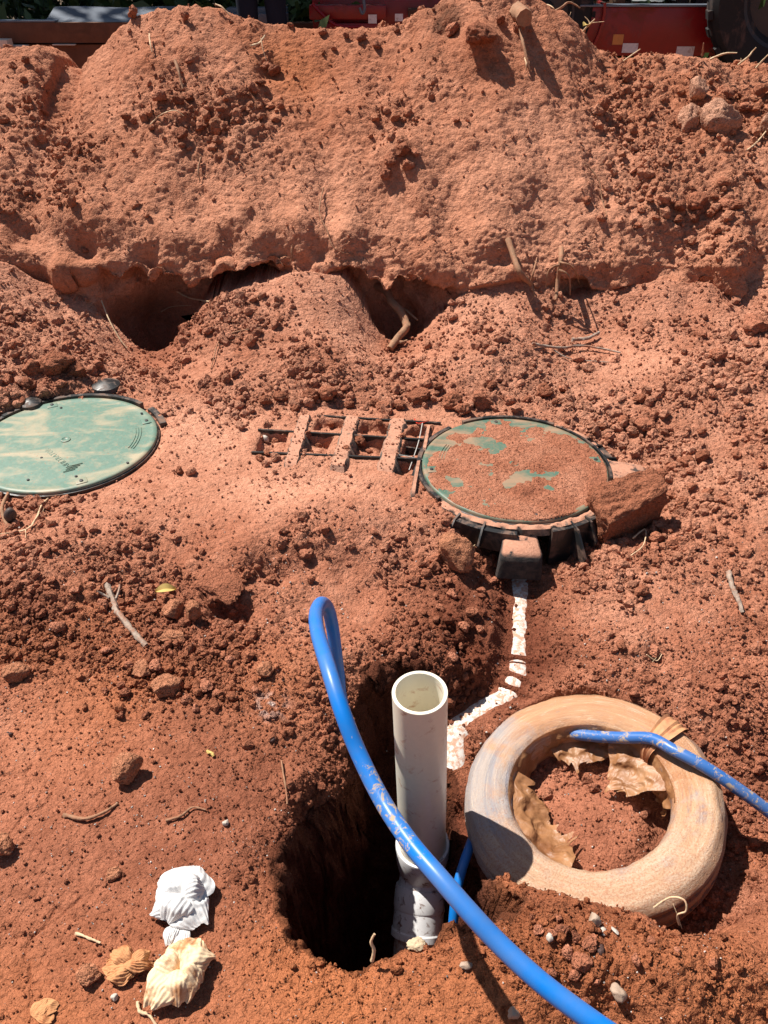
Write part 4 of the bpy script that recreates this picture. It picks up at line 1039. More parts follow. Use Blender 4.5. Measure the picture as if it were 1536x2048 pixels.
def place(name, me, px, py, w, label, cat, group=None, sink=.3, rot=None, sc=(1, 1, 1), seed=0):
    """w: apparent width in photograph pixels"""
    q, n = hit(px, py); d = project(q[None])[2][0]
    r = w / FPX * d / 2
    o = link(name, me); rg = random.Random(seed + int(px * 7 + py))
    o.location = q + np.array([0, 0, r * sc[2] * (1 - 2 * sink)]) + n * r * .1
    o.scale = tuple(r * k for k in sc)
    o.rotation_euler = rot if rot else (rg.uniform(-.5, .5), rg.uniform(-.5, .5), rg.uniform(0, 6.28))
    tag(o, label, cat, group); return o
CL = [rock_mesh("dirt_clod", 300 + k, M['clod'], 4, 10 if k % 2 else 6, .19, (1, .85 + .1 * (k % 3), .72 + .07 * (k % 4))) for k in range(14)]
TR = [rock_mesh("rock", 400 + k, M['rock'], 4, 12, .13) for k in range(4)]
PR = [rock_mesh("rock", 420 + k, M['paleclay'], 4, 12, .15) for k in range(4)]
def clod_group(items, what, where, group):
    """the ones that stand out get a label of their own; the rest share one"""
    n = len(items); lab = [f"{what} {where}"] * n
    order = sorted(range(n), key=lambda k: -items[k][2]); taken = set()
    for word, k in zip(("largest", "second largest", "third largest"), order): lab[k] = f"{word} {what} {where}"; taken.add(k)
    for word, key in (("leftmost", lambda k: items[k][0]), ("rightmost", lambda k: -items[k][0]), ("topmost", lambda k: items[k][1]), ("lowest", lambda k: -items[k][1])):
        k = min((q for q in range(n) if q not in taken), key=key); taken.add(k); lab[k] = f"{word} small {what} {where}"
    k = order[-1]
    if k not in taken: lab[k] = f"smallest {what} {where}"
    for k, (px, py, w) in enumerate(items):
        q = random.randrange(len(CL))
        place("dirt_clod", CL[q], px, py, w, lab[k], "dirt clod", group, random.uniform(.22, .42), None, (1, random.uniform(.75, 1), random.uniform(.65, .95)))
# the broken block beside the right lid, and other stones one would point at
big = rock_mesh("clay_block", 41, M['clod'], 4, 0, .05)
bm = bmesh.new(); bmesh.ops.create_cube(bm, size=2.0)
bmesh.ops.subdivide_edges(bm, edges=bm.edges, cuts=26, use_grid_fill=True)
bv = np.array([v.co[:] for v in bm.verts])
bv[:, 0] *= 1 + .22 * bv[:, 2] * (bv[:, 0] > 0) ; bv[:, 2] += .22 * bv[:, 0] * (bv[:, 2] > 0) + .12 * bv[:, 1]
bv[:, 1] *= 1 - .18 * bv[:, 0]
bl = np.linalg.norm(bv, axis=1); bv = bv * (1 - .18 * np.clip(bl - 1.25, 0, 1))[:, None]
bv += (bv / bl[:, None]) * (.22 * fbm(bv, 1.1, 4, seed=3) + .13 * fbm(bv, 3.1, 5, seed=6, ridged=True))[:, None]
for v, q in zip(bm.verts, bv): v.co = q
for f in bm.faces: f.smooth = True
me = bpy.data.meshes.new("clay_block"); bm.to_mesh(me); bm.free(); me.materials.append(M['block'])
clod_group([(722, 884, 34), (612, 872, 22), (640, 886, 18), (756, 848, 20), (660, 848, 18), (735, 902, 16), (535, 908, 20), (690, 895, 18), (800, 872, 18), (545, 880, 16)], "small clod", "lying inside the cells of the tank grid", "clods in the tank grid")
o = link("clay_block", me); p = G(1243, 1062, .02)
o.location = (p[0] + .008, p[1] + .045, .062); o.scale = (.098, .060, .088); o.rotation_euler = (.20, -.14, .30)
tag(o, "large broken block of red clay against the right lid's collar", "clay block")
place("rock", TR[0], 905, 1122, 84, "pointed yellowish rock left of the black collar's front lug", "rock", None, .25, (.3, .2, 1.1), (.85, 1.15, .9))
place("clay_slab", rock_mesh("clay_slab", 44, M['clod'], 4, 9, .16), 440, 1180, 132, "flat overhanging slab of clay above a dark gap left of the blue loop", "clay slab", None, .1, (.30, .14, -.5), (1.0, .62, .20))
place("rock", TR[1], 388, 1232, 52, "upright clay chunk leaning below the overhanging slab", "rock", None, .25, (.2, .3, .4), (.7, .8, 1.1))
place("rock", TR[2], 345, 1225, 58, "low clay chunk under the yellow leaf", "rock", None, .35, (.1, .2, .9), (1, .8, .8))
place("rock", TR[3], 345, 1277, 66, "short brick shaped piece of clay at the foot of the stick", "rock", None, .25, (.05, .1, .1), (1, .45, .35))
place("rock", TR[1], 32, 1350, 66, "orange rock on the trodden clay at the left edge below the clod heap", "rock", None, .3, (.2, .1, .4), (1, .7, .65))
place("rock", TR[2], 258, 1549, 82, "angular red rock casting a dark shadow on the open clay", "rock", None, .12, (.3, -.2, .7), (1, .8, .7))
place("rock", TR[0], 6, 1703, 64, "rounded rock cut off by the left edge of the view", "rock", None, .15, (.1, .2, 2.0), (1, .9, .7))
place("rock", TR[3], 182, 1953, 50, "squarish red clod beside the rust stained tissue strip", "rock", None, .15, (.1, .2, .7), (1, .9, .7))
place("rock", TR[0], 226, 1752, 38, "small clod on bare clay upper left of the white tissue", "rock", None, .25, (.1, .2, .2), (1, .8, .6))
place("rock", TR[1], 330, 1378, 74, "wide low clod below the brick shaped piece of clay", "rock", None, .35, (.1, .1, .5), (1, .75, .6))
place("rock", TR[2], 285, 1335, 60, "low clod between the stick and the open clay", "rock", None, .4, (.1, .1, 1.5), (1, .75, .55))
place("rock", TR[3], 530, 1340, 44, "lone clod just left of the blue loop", "rock", None, .3, (.1, .3, 1.2), (1, .8, .7))
place("rock", PR[0], 1392, 190, 62, "pinkish stone sticking out of the upper right slope, casting a shadow", "rock", None, .32, (.4, .3, .9), (.8, .8, .9))
place("rock", PR[1], 1430, 235, 96, "broad pale rock face on the upper right slope", "rock", None, .56, (.5, .1, .4), (1.1, .8, .8))
place("rock", PR[2], 1376, 230, 80, "pale rock left of the broad rock face on the upper right slope", "rock", None, .58, (.6, .1, 1.4), (.8, .8, .9))
place("rock", PR[3], 1530, 255, 60, "rock at the right edge of the view high on the heap", "rock", None, .3, (.2, .3, 1.4), (.9, .8, .9))
place("dirt_clod", CL[2], 960, 75, 78, "large crumbly lump under the bare crest of the heap", "dirt clod", None, .4, None, (1, .9, .8))
place("dirt_clod", CL[5], 268, 30, 26, "single clod balanced on the left shoulder of the heap's crest", "dirt clod", None, .2)
place("dirt_clod", CL[3], 370, 44, 24, "small clod at the top of the heap below the grey sheet", "dirt clod", None, .2)
place("dirt_clod", CL[7], 1200, 220, 40, "egg shaped clod on the right slope left of the pale rocks", "dirt clod", None, .25, (.6, .2, .3), (.7, .8, 1.2))
place("dirt_clod", CL[1], 505, 385 - 200, 26, "tall clod right of the rubble pocket on the left slope", "dirt clod", None, .2, None, (.7, .7, 1.1))
place("rock", TR[2], 434, 262, 32, "pale yellow stone at the lower edge of the rubble pocket on the left slope", "rock", None, .2)
place("pebble", rock_mesh("pebble", 50, M["pebble"], 3, 11, .15), 930, 1934, 34, "pale flat pebble lying just left of the blue pipe's shadow", "pebble", None, .1, (.1, .1, .3), (1, .55, .35))
place("pebble", rock_mesh("pebble", 51, M["pebble"], 3, 11, .15), 1022, 2034, 28, "pale chipped stone right of the blue pipe's shadow at the bottom", "pebble", None, .15)
place("pebble", rock_mesh("pebble", 52, M["pebble"], 3, 11, .15), 1186, 1843, 30, "brown and white pebble at the near rim of the pipe coil", "pebble", None, .2)
place("pebble", rock_mesh("pebble", 53, M["quartz"], 3, 11, .15), 1208, 1862, 22, "cream pebble between two others near the coil rim", "pebble", None, .2, (.1, .1, 1.6), (1, .7, .5))
place("pebble", rock_mesh("pebble", 54, M["quartz"], 3, 11, .15), 1231, 1861, 22, "white flat chip rightmost of the three near the coil rim", "pebble", None, .15, (.2, .1, 2.0), (1, .6, .4))
place("pebble", rock_mesh("pebble", 55, M["darkstone"], 3, 11, .15), 1204, 1902, 26, "dark purple stone below the pale pebbles", "pebble", None, .2, (.2, .1, 1.2), (1, .65, .5))
place("pebble", rock_mesh("pebble", 56, M["quartz"], 3, 11, .15), 1092, 1878, 16, "tiny white stone in the crumbs between hose and coil", "pebble", None, .2)
place("pebble", rock_mesh("pebble", 57, M["pebble"], 3, 11, .15), 1232, 1985, 40, "rough brown and white stone right of the hose near the bottom", "pebble", None, .3)
place("pebble", rock_mesh("pebble", 58, M["quartz"], 3, 11, .15), 451, 1645, 16, "small white pebble right of the angular rock", "pebble", None, .2)
place("pebble", rock_mesh("pebble", 59, M["quartz"], 3, 11, .15), 228, 1997, 17, "pale lilac pebble below the squarish clod", "pebble", None, .2)
place("pebble", rock_mesh("pebble", 60, M["quartz"], 3, 11, .15), 531, 880, 22, "white stone among dirt at the left end of the tank ribs", "pebble", None, .1, None, (1, .7, .8))
place("pebble", rock_mesh("pebble", 61, M["quartz"], 3, 11, .15), 1108, 1012, 14, "small pale chip on the dirt covering the right lid", "pebble", None, .0, (0, 0, .3), (1, .7, .5))
place("foam_lump", rock_mesh("foam_lump", 62, M['foam'], 4, 2, .30), 832, 1892, 46, "cream foam lump on the rim where the lower white pipe enters the dirt", "foam", None, .3, (0, 0, .2), (1.0, .7, .6))
place("rubber_bulb", rock_mesh("rubber_bulb", 63, M['ball'], 3, 0, .02), 27, 1040, 30, "dark dusty oval knob beside a root below the left lid", "knob", None, .1, (.1, .3, .3), (.85, .85, 1.35))
for px, py, w in ((545, 1482, 13), (22, 1465, 9)):
    place("bark_chip", rock_mesh("bark_chip", 64 + w, M['darkstone'], 2, 4, .05), px, py, w, "small blue black chip left of the hole's slot" if px > 100 else "tiny black chip near the left edge on orange clay", "chip", None, .2)
# groups of clods that nothing tells apart
clod_group([(115, 735, 74), (65, 738, 46), (58, 772, 42), (152, 748, 48), (190, 730, 34), (30, 690, 36), (95, 700, 30), (135, 690, 28), (20, 640, 28), (70, 655, 26), (205, 752, 24), (85, 640, 24), (160, 700, 22), (15, 760, 34), (40, 800, 26), (120, 770, 26)],
           "rough red clod", "in the pile behind the left lid", "clods behind the left lid")
clod_group([(560, 798, 36), (585, 815, 26), (622, 798, 48), (655, 790, 54), (700, 812, 26), (745, 806, 32), (768, 815, 36), (842, 798, 58), (800, 812, 26), (900, 806, 50), (922, 822, 40), (960, 808, 56), (988, 818, 24), (1058, 796, 22), (1088, 785, 44), (1125, 775, 24), (690, 775, 26), (1020, 800, 26), (870, 775, 30), (980, 770, 26), (1110, 800, 22), (530, 805, 30), (480, 800, 28)],
           "rounded clod", "in the rubble row behind the tank ribs", "clods behind the tank ribs")
clod_group([(1285, 862, 54), (1275, 800, 34), (1322, 962, 54), (1340, 938, 28), (1368, 925, 44), (1400, 915, 38), (1380, 948, 30), (1470, 905, 24), (1470, 888, 22), (1425, 720, 42), (1508, 655, 58), (1505, 685, 26), (1350, 720, 20), (1380, 975, 26), (1410, 985, 26), (1340, 990, 30), (1360, 1010, 34), (1310, 1080, 46), (1345, 1085, 44), (1330, 1060, 30),
            (1465, 740, 26), (1450, 830, 24), (1490, 800, 22), (1500, 870, 26), (1240, 840, 26), (1215, 875, 28), (1200, 850, 24), (1400, 860, 22), (1335, 860, 24), (1420, 790, 20), (1520, 930, 26), (1440, 960, 22), (1480, 1010, 20), (1420, 1060, 24), (1310, 1120, 28)],
           "dusty clod", "on the slope right of the dirt covered lid", "clods right of the lid")
clod_group([(320, 195, 40), (355, 205, 26), (375, 195, 22), (440, 222, 28), (452, 200, 18), (485, 188, 26), (520, 165, 24), (545, 140, 36), (395, 255, 30), (362, 270, 34), (410, 240, 22), (250, 235, 24), (268, 240, 20), (300, 255, 20), (460, 225, 20), (475, 240, 22), (362, 292, 20), (530, 135, 22), (50, 200, 24), (375, 120, 24)],
           "clod", "in the rubble pocket high on the left slope", "clods in the left pocket")
clod_group([(1358, 422, 36), (1392, 412, 46), (1450, 412, 40), (1475, 412, 30), (1330, 425, 24), (1420, 425, 26), (1310, 435, 20), (1350, 440, 22), (1445, 365, 28), (1510, 360, 24), (1500, 345, 20), (1400, 300, 22), (1445, 190, 40), (1480, 195, 34), (1515, 190, 40), (1490, 215, 34), (1300, 400, 20), (1280, 420, 22), (1385, 440, 24), (1425, 395, 22), (1340, 405, 18)],
           "clod", "among the stones high on the right slope", "clods in the right pocket")
clod_group([(118, 1255, 34), (60, 1280, 26), (95, 1290, 24), (50, 1240, 26), (140, 1215, 30), (20, 1210, 26), (180, 1150, 28), (150, 1180, 24), (205, 1210, 30), (280, 1215, 30), (230, 1180, 24), (100, 1160, 24), (60, 1180, 22), (20, 1270, 24), (140, 1270, 22), (255, 1330, 26), (210, 1300, 26), (250, 1385, 28), (310, 1330, 34), (370, 1400, 26), (410, 1370, 34), (430, 1385, 26), (385, 1330, 26), (390, 1415, 22), (460, 1320, 24), (240, 1370, 22), (235, 1430, 20), (290, 1430, 22), (210, 1380, 16)],
           "red clod", "in the loose heap left of the blue loop", "clods in the left heap")
clod_group([(870, 1240, 26), (880, 1215, 24), (905, 1185, 30), (940, 1225, 34), (925, 1255, 28), (960, 1180, 24), (895, 1160, 22), (985, 1160, 20), (960, 1255, 22), (905, 1310, 26), (890, 1265, 20), (870, 1190, 18), (915, 1290, 18), (930, 1350, 22)],
           "crumbly clod", "on the bank left of the buried drain pipe", "clods by the drain pipe")
clod_group([(1100, 1865, 26), (1075, 1860, 24), (1120, 1868, 30), (1150, 1870, 26), (1180, 1885, 40), (1160, 1925, 46), (1130, 1905, 30), (1145, 1950, 34), (1100, 1945, 22), (1270, 1920, 26), (1190, 1960, 24), (1165, 2000, 24), (1300, 1880, 20), (1350, 1900, 20), (1420, 1930, 24), (1110, 1835, 24), (1060, 1835, 20)],
           "orange clod", "on the near bank between hose and coil", "clods on the near bank")
clod_group([(610, 1105, 34), (650, 1060, 30), (560, 1085, 34), (490, 1150, 30), (540, 1160, 28), (300, 1070, 26), (285, 1080, 24), (355, 940, 22), (515, 915, 24), (1280, 1185, 34), (1290, 1160, 20), (1445, 1000, 24), (1425, 1140, 20), (1240, 1290, 24), (700, 1010, 18), (1305, 1300, 40), (620, 1160, 20), (745, 1060, 20)],
           "single clod", "lying on open ground among the lids and hole", "clods on open ground")
clod_group([(800, 300, 44), (780, 320, 40), (815, 330, 30), (770, 350, 30), (830, 310, 26), (900, 60, 34), (1000, 40, 28), (1035, 60, 26), (580, 52, 18), (640, 66, 22), (720, 78, 24), (750, 90, 26), (690, 70, 16), (910, 240, 20), (1200, 440, 22), (1170, 400, 24), (1270, 450, 20), (560, 210, 20), (170, 500, 20), (665, 95, 16), (790, 60, 16), (50, 120, 20), (48, 160, 22)],
           "clod", "standing out of the heap's cut face", "clods on the heap face")

# crumbs by the tens of thousands
def crumb_proto(k, sub):
    bm = bmesh.new(); bmesh.ops.create_icosphere(bm, subdivisions=sub, radius=1.0)
    V = np.array([v.co[:] for v in bm.verts]); Fq = np.array([[v.index for v in f.verts] for f in bm.faces]); bm.free()
    rg = np.random.default_rng(900 + k)
    for _ in range(4):
        n = rg.normal(size=3); n /= np.linalg.norm(n); kk = V @ n - (.55 + .3 * rg.random()); V -= np.outer(np.maximum(kk, 0), n)
    V *= 1 + .42 * (rg.random((len(V), 1)) - .5); V *= np.array([1, .65 + .3 * rg.random(), .6 + .3 * rg.random()])
    return V, Fq
def scatter(n, wmap, smin, smax, expo, sub, cmul=(.85, 1.15), colour=None, sinkv=.25):
    inf = (PXA > -120) & (PXA < 1660) & (PYA > -20) & (PYA < 2130)
    w = np.where(inf, wmap, 0).astype(np.float64); w /= w.sum()
    idx = RNG.choice(len(A), n, p=w); Pt = P[A][idx] + (RNG.random((n, 3)) - .5) * .006; Nn = N1[A][idx]
    dep = project(Pt)[2]
    r = (smin + (smax - smin) * RNG.random(n) ** expo) / FPX * np.clip(dep, .9, 4.5) * .5
    Vs, Fs, Cs = [], [], []; base = 0; which = RNG.integers(0, 8, n)
    col = rgb[A][idx] * RNG.uniform(cmul[0], cmul[1], (n, 1)) if colour is None else np.tile(np.array(colour), (n, 1)) * RNG.uniform(.6, 1.2, (n, 1))
    for k in range(8):
        V, Fq = crumb_proto(k + sub * 10, sub); s = which == k; m = int(s.sum())
        if not m: continue
        q = RNG.normal(size=(m, 4)); q /= np.linalg.norm(q, axis=1, keepdims=True); a, b, c_, d = q.T
        R = np.stack([1 - 2 * (c_ * c_ + d * d), 2 * (b * c_ - d * a), 2 * (b * d + c_ * a), 2 * (b * c_ + d * a), 1 - 2 * (b * b + d * d), 2 * (c_ * d - b * a), 2 * (b * d - c_ * a), 2 * (c_ * d + b * a), 1 - 2 * (b * b + c_ * c_)], 1).reshape(m, 3, 3)
        W = np.einsum('mij,vj->mvi', R, V) * r[s][:, None, None] + (Pt[s] + Nn[s] * (r[s] * (1 - 2 * sinkv))[:, None])[:, None]
        Vs.append(W.reshape(-1, 3)); Fs.append((Fq[None] + (np.arange(m) * len(V))[:, None, None]).reshape(-1, 3) + base); base += m * len(V)
        Cs.append(np.repeat(col[s], len(V), axis=0))
    return np.concatenate(Vs), np.concatenate(Fs), np.concatenate(Cs)
keep = np.ones(len(A))
for lx, ly, lz in LIDS: keep *= sstep(LID_R - .01, LID_R + .015, np.hypot(PA[:, 0] - lx, PA[:, 1] - ly))
crd = np.hypot(PA[:, 0] - COIL_C[0], PA[:, 1] - COIL_C[1])
keep *= np.where((crd < .30) & (crd > .165), 0, 1)
keep *= 1 - .93 * sstep(.045, .03, ddr)
flat = 1 - .92 * sstep(.0, .02, HA.astype(float))
keep *= 1 - .55 * BF * (1 - np.clip(rubble * 1.4 - .4, 0, 1))
clump = np.clip(.45 + 1.3 * fbm(PA, 6.5, 3, seed=401), .04, 1.2) * np.clip(.6 + 1.0 * fbm(PA, 19, 2, seed=403), .1, 1.2)
keep = np.where(tankm, keep * .35, keep)
wr = clump * keep * flat * np.clip(rubble * 1.35 - .22, .01, 1) ** 1.3
parts_ = [scatter(6000, wr ** 1.2, 8, 28, 2.6, 2, sinkv=.36), scatter(17000, wr + .02 * keep * flat, 4, 12, 2.0, 1, (.78, 1.2), sinkv=.36), scatter(30000, keep * flat * (.22 + .8 * rubble) * (1 + 1.6 * (PA[:, 1] < 1.5)), 2.2, 7, 1.5, 1, (.8, 1.3), sinkv=.30)]
Vs, Fs, Cs, b0 = [], [], [], 0
for a, b, c_ in parts_: Vs.append(a); Fs.append(b + b0); Cs.append(c_); b0 += len(a)
o = link("dirt_crumbs", np_mesh("dirt_crumbs", np.concatenate(Vs), np.concatenate(Fs), M['earth'], False, np.concatenate(Cs)))
tag(o, "loose crumbs and small clods of red earth strewn over ground and heap", "crumbs", kind='stuff')
wl = keep * flat * (PA[:, 1] < 1.9) * (.3 + fbm(PA, 5, 2, seed=201).clip(0, 1))
V, F_, C_ = scatter(2400, wl, 1.6, 6.0, 3.0, 1, colour=(.62, .56, .50), sinkv=.3)
tag(link("grit", np_mesh("grit", V, F_, M['earth'], True, C_)), "tiny pale stones and quartz grit on the trodden clay", "grit", kind='stuff')
# grit on the right lid's dirt
lm = np.nonzero((mask > .5) & (rr < LID_R - .012))[0]; li = RNG.choice(lm, 900)
Pt = LV[li] + np.array(LIDS[1]) + np.array([0, 0, .003]); rl = RNG.uniform(.8, 3.4, 900) ** 1.0 / 1000
V, Fq = crumb_proto(3, 1)
W = (V[None] * rl[:, None, None] + Pt[:, None]).reshape(-1, 3)
Fl = (Fq[None] + (np.arange(900) * len(V))[:, None, None]).reshape(-1, 3)
Pr = []
for bot, top in (((579, 934), (611, 824)), ((674, 936), (707, 825)), ((770, 942), (798, 831))):
    a, b = G(*bot, ZR), G(*top, ZR); t = RNG.random((130, 1)); sd_ = np.array([b[1] - a[1], -(b[0] - a[0]), 0]); sd_ /= np.linalg.norm(sd_)
    Pr.append(a + (b - a) * (t * .98) + sd_ * (RNG.random((130, 1)) - .5) * .052 + np.array([0, 0, .001]))
Pr = np.concatenate(Pr); rr2 = RNG.uniform(.8, 1.0, len(Pr)) * (.001 + .0045 * RNG.random(len(Pr)) ** 3)
W2 = (V[None] * rr2[:, None, None] + Pr[:, None]).reshape(-1, 3); n0 = len(W)
F2 = (Fq[None] + (np.arange(len(Pr)) * len(V))[:, None, None]).reshape(-1, 3) + n0
tint2 = np.concatenate([np.repeat(lt[li] * RNG.uniform(.8, 1.3, (900, 1)), len(V), axis=0), np.repeat(np.array([[.50, .235, .145]]) * RNG.uniform(.7, 1.2, (len(Pr), 1)), len(V), axis=0)])
tag(link("lid_crumbs", np_mesh("lid_crumbs", np.concatenate([W, W2]), np.concatenate([Fl, F2]), M['earth'], False, tint2)), "crumbs of red earth lying on the right tank lid and the tank ribs", "crumbs", kind='stuff')

# ------------------------------------------------------------------ sticks, roots and straws
def stick(name, pts, r, mat, label, cat, taper=.6, branches=(), lifts=.006, n=7):
    """pts are (px, py, lift off the ground in metres)"""
    W = []
    for q in pts:
        p, nn = hit(q[0], q[1]); W.append(p + nn * (q[2] if len(q) > 2 else lifts))
    m = MB(); L = len(W)
    r *= .74
    m.tube(W, [r * (1 - (1 - taper) * i / (L - 1)) for i in range(L)], n, 7, True, .26)
    for br in branches:
        Wb = []
        for q in br:
            p, nn = hit(q[0], q[1]); Wb.append(p + nn * (q[2] if len(q) > 2 else lifts))
        m.tube(Wb, [r * .5 * (1 - .5 * i / max(1, len(Wb) - 1)) for i in range(len(Wb))], 6, 4, True, .15)
    o = m.build(name, mat, None, angle=60); tag(o, label, cat); return o
stick("stick", [(218, 1168, .012), (228, 1200, .014), (240, 1228, .014), (262, 1258, .012), (290, 1292, .004)], .0125, M['stick'], "weathered grey stick lying in the loose heap of clods at left", "stick", .75, [[(222, 1195, .012), (205, 1190, .012), (190, 1186, .010)], [(238, 1200, .014), (238, 1188, .022), (232, 1182, .026)]])
stick("stick", [(1455, 1148, .010), (1460, 1172, .012), (1470, 1200, .012), (1482, 1226, .006)], .0105, M['stick'], "short brown stick lying at the right edge beyond the coil", "stick", .7)
stick("stick", [(1064, 694, .012), (1110, 697, .016), (1160, 697, .018), (1200, 702, .016), (1240, 706, .010)], .0085, M['stick'], "long thin stick lying across the rubble cone behind the right lid", "stick", .5, [[(1105, 700, .010), (1130, 716, .008), (1160, 722, .01), (1215, 725, .01)]])
stick("stick", [(1140, 682, .014), (1170, 680, .020), (1198, 668, .018)], .011, M['stick'], "thicker short stick propped above the long thin one", "stick", .7)
def airroot(name, pts, r, mat, label, cat="root", taper=.5, branches=(), n=8, wob=.14):
    """pts are (px, py, distance in front of the surface seen there)"""
    def W(seq):
        out = []
        for q in seq:
            p, _ = hit(q[0], q[1]); d = project(p[None])[2][0]; out.append(GD(q[0], q[1], d - q[2]))
        return out
    m = MB(); L = len(pts)
    m.tube(W(pts), [r * (1 - (1 - taper) * i / (L - 1)) for i in range(L)], n, 5, True, wob)
    for br in branches: m.tube(W(br), [r * .45 * (1 - .6 * i / (len(br) - 1)) for i in range(len(br))], 6, 4, True, wob)
    o = m.build(name, mat, None, angle=60); tag(o, label, cat); return o
q_, _ = hit(785, 690); db = project(q_[None])[2][0]
def fixed(name, pts, r, mat, label, cat="root", taper=.6, branches=(), wob=.14):
    m = MB(); L = len(pts)
    m.tube([GD(*p) for p in pts], [r * (1 - (1 - taper) * i / (L - 1)) for i in range(L)], 8, 5, True, wob)
    for br in branches: m.tube([GD(*p) for p in br], [r * .45 * (1 - .6 * i / (len(br) - 1)) for i in range(len(br))], 6, 4, True, wob)
    o = m.build(name, mat, None, angle=60); tag(o, label, cat); return o
fixed("root", [(748, 572, db + .22), (772, 580, db + .16), (784, 604, db + .11), (800, 620, db + .08), (812, 645, db + .05), (811, 658, db + .03), (795, 676, db - .0), (780, 698, db - .03)], .019, M['root'], "thick bent root arching from the cut bank into the hollow", "root", .8, [[(790, 612, db + .1), (808, 618, db + .1), (835, 640, db + .06)], [(796, 684, db - .01), (808, 684, db - .01), (814, 680, db)]])
airroot("root", [(1016, 478, .02), (1028, 515, .06), (1040, 545, .08), (1062, 568, .04)], .013, M['root'], "torn root with bark hanging above the right cone", "root", .8, [[(1062, 565, .04), (1068, 540, .06), (1074, 515, .04)], [(1062, 565, .04), (1068, 590, .03), (1058, 604, .01)]])
airroot("root", [(1122, 498, .03), (1122, 520, .10), (1116, 560, .13), (1112, 600, .06)], .012, M['root'], "hanging root right of the torn one, casting a wide shadow", "root", .6, [[(1120, 530, .10), (1098, 540, .09), (1092, 575, .05)], [(1120, 525, .10), (1146, 535, .12), (1160, 570, .04)], [(1118, 540, .12), (1138, 552, .13), (1140, 590, .08)]])
airroot("root_stub", [(1034, 22, .0), (1042, 28, .06), (1050, 36, .14)], .036, M['root'], "thick sawn root stub poking out below the crest of the heap", "root", .95)
airroot("root", [(1040, 55, .03), (1046, 85, .06), (1054, 118, .05), (1060, 140, .02)], .008, M['root'], "slender root hanging under the sawn stub", "root", .6)
airroot("root", [(1050, 116, .03), (1053, 128, .03), (1052, 140, .01)], .005, M['straw'], "short pale root tip below the slender hanging root", "root", .6)
def skyroot(pts, r, label, mat='straw', branches=(), d0=3.66):
    return fixed("root", [(x, y, d0 + dz) for x, y, dz in pts], r, M[mat], label, "root", .45, [[(x, y, d0 + dz) for x, y, dz in b] for b in branches])
skyroot([(1072, 11, .05), (1095, 10, 0), (1108, 18, -.02), (1112, 34, .02)], .0042, "pale root curling over the right end of the crest")
skyroot([(1108, 24, 0), (1124, 14, -.02), (1136, 5, 0), (1148, 8, 0), (1160, 16, 0)], .006, "brown root hooking out in front of the red trailer", 'root')
skyroot([(1131, 52, .03), (1130, 40, 0), (1130, 30, -.01)], .0055, "stubby pale root standing up at the crest's right shoulder", 'straw', [[(1132, 40, 0), (1138, 34, 0), (1142, 24, 0)]])
skyroot([(1158, 74, .04), (1170, 58, .0), (1190, 38, -.03)], .0055, "straight root sticking up and right with an orange leaf scrap", 'straw', [[(1180, 48, 0), (1176, 40, 0), (1169, 33, 0)], [(1182, 46, 0), (1208, 43, 0)]])
skyroot([(1248, 122, .04), (1264, 110, 0), (1281, 98, -.02)], .005, "thin bare twig in front of the dark gap under the trailer")
skyroot([(1404, 112, .03), (1406, 98, 0), (1407, 86, -.02)], .005, "short upright brown twig below the second white reflector", 'root')
skyroot([(1420, 119, .03), (1440, 110, 0), (1456, 106, -.02), (1474, 106, -.03)], .0055, "pale twig leaning right along the crest near the tyre")
skyroot([(1476, 130, .03), (1496, 114, 0), (1504, 104, 0), (1512, 95, -.02)], .005, "forked twig in front of the tyre", 'straw', [[(1482, 124, 0), (1482, 116, 0)]])
skyroot([(1512, 136, .03), (1526, 120, 0), (1538, 108, -.02)], .005, "twig leaning right at the right edge under the tyre")
stick("twig", [(1488, 305, .02), (1510, 285, .02), (1532, 258, .02), (1545, 245, .02)], .006, M['straw'], "thin twig on the slope at the right edge below the tyre", "twig")
stick("twig", [(1166, 330, .015), (1178, 340, .02), (1192, 365, .02), (1204, 400, .015), (1214, 432, .006)], .0045, M['root'], "dark thin root lying down the smooth chute", "root")
stick("twig", [(648, 375, .01), (636, 425, .012), (650, 460, .015), (672, 495, .012), (705, 510, .008)], .004, M['root'], "thin dark root curving down the middle of the heap face", "root")
stick("twig", [(302, 72, .02), (302, 90, .02), (300, 105, .01)], .005, M['straw'], "upright straw on the upper left slope of the heap", "twig")
stick("twig", [(350, 122, .01), (358, 145, .03), (368, 178, .01)], .011, M['root'], "brown stick end above the rubble pocket on the left slope", "stick")
stick("twig", [(296, 250, .01), (320, 234, .012), (345, 228, .012), (368, 230, .008)], .004, M['straw'], "pale curved straw lying in the left rubble pocket", "twig")
stick("twig", [(400, 315, .015), (399, 340, .02), (400, 362, .01)], .007, M['root'], "short root peg below the left rubble pocket", "root")
stick("twig", [(425, 10, .02), (440, 22, .02), (462, 32, .01)], .006, M['straw'], "straw lying over the crest left of the person", "twig")
stick("twig", [(500, 98, .02), (515, 90, .03), (526, 84, .03)], .007, M['straw'], "pale broken twig on the slope below the person", "twig", .7, [[(524, 86, .03), (528, 102, .02), (530, 122, .01)]])
stick("twig", [(587, 488, .02), (587, 508, .02), (588, 528, .01)], .008, M['root'], "vertical root peg above the tip of the left cone", "root")
stick("twig", [(195, 600, .02), (215, 645, .02), (235, 680, .015), (252, 695, .01)], .005, M['straw'], "long thin root trailing down into the left hollow", "root")
stick("twig", [(352, 577, .02), (385, 592, .03), (420, 608, .02)], .006, M['straw'], "bent root over the left hollow", "root", .6, [[(320, 618, .02), (345, 606, .02), (382, 618, .02)]])
stick("twig", [(520, 655, .012), (470, 668, .012), (440, 682, .012), (428, 720, .01), (422, 738, .006)], .004, M['root'], "wiry root lying on the left cone's near flank", "root")
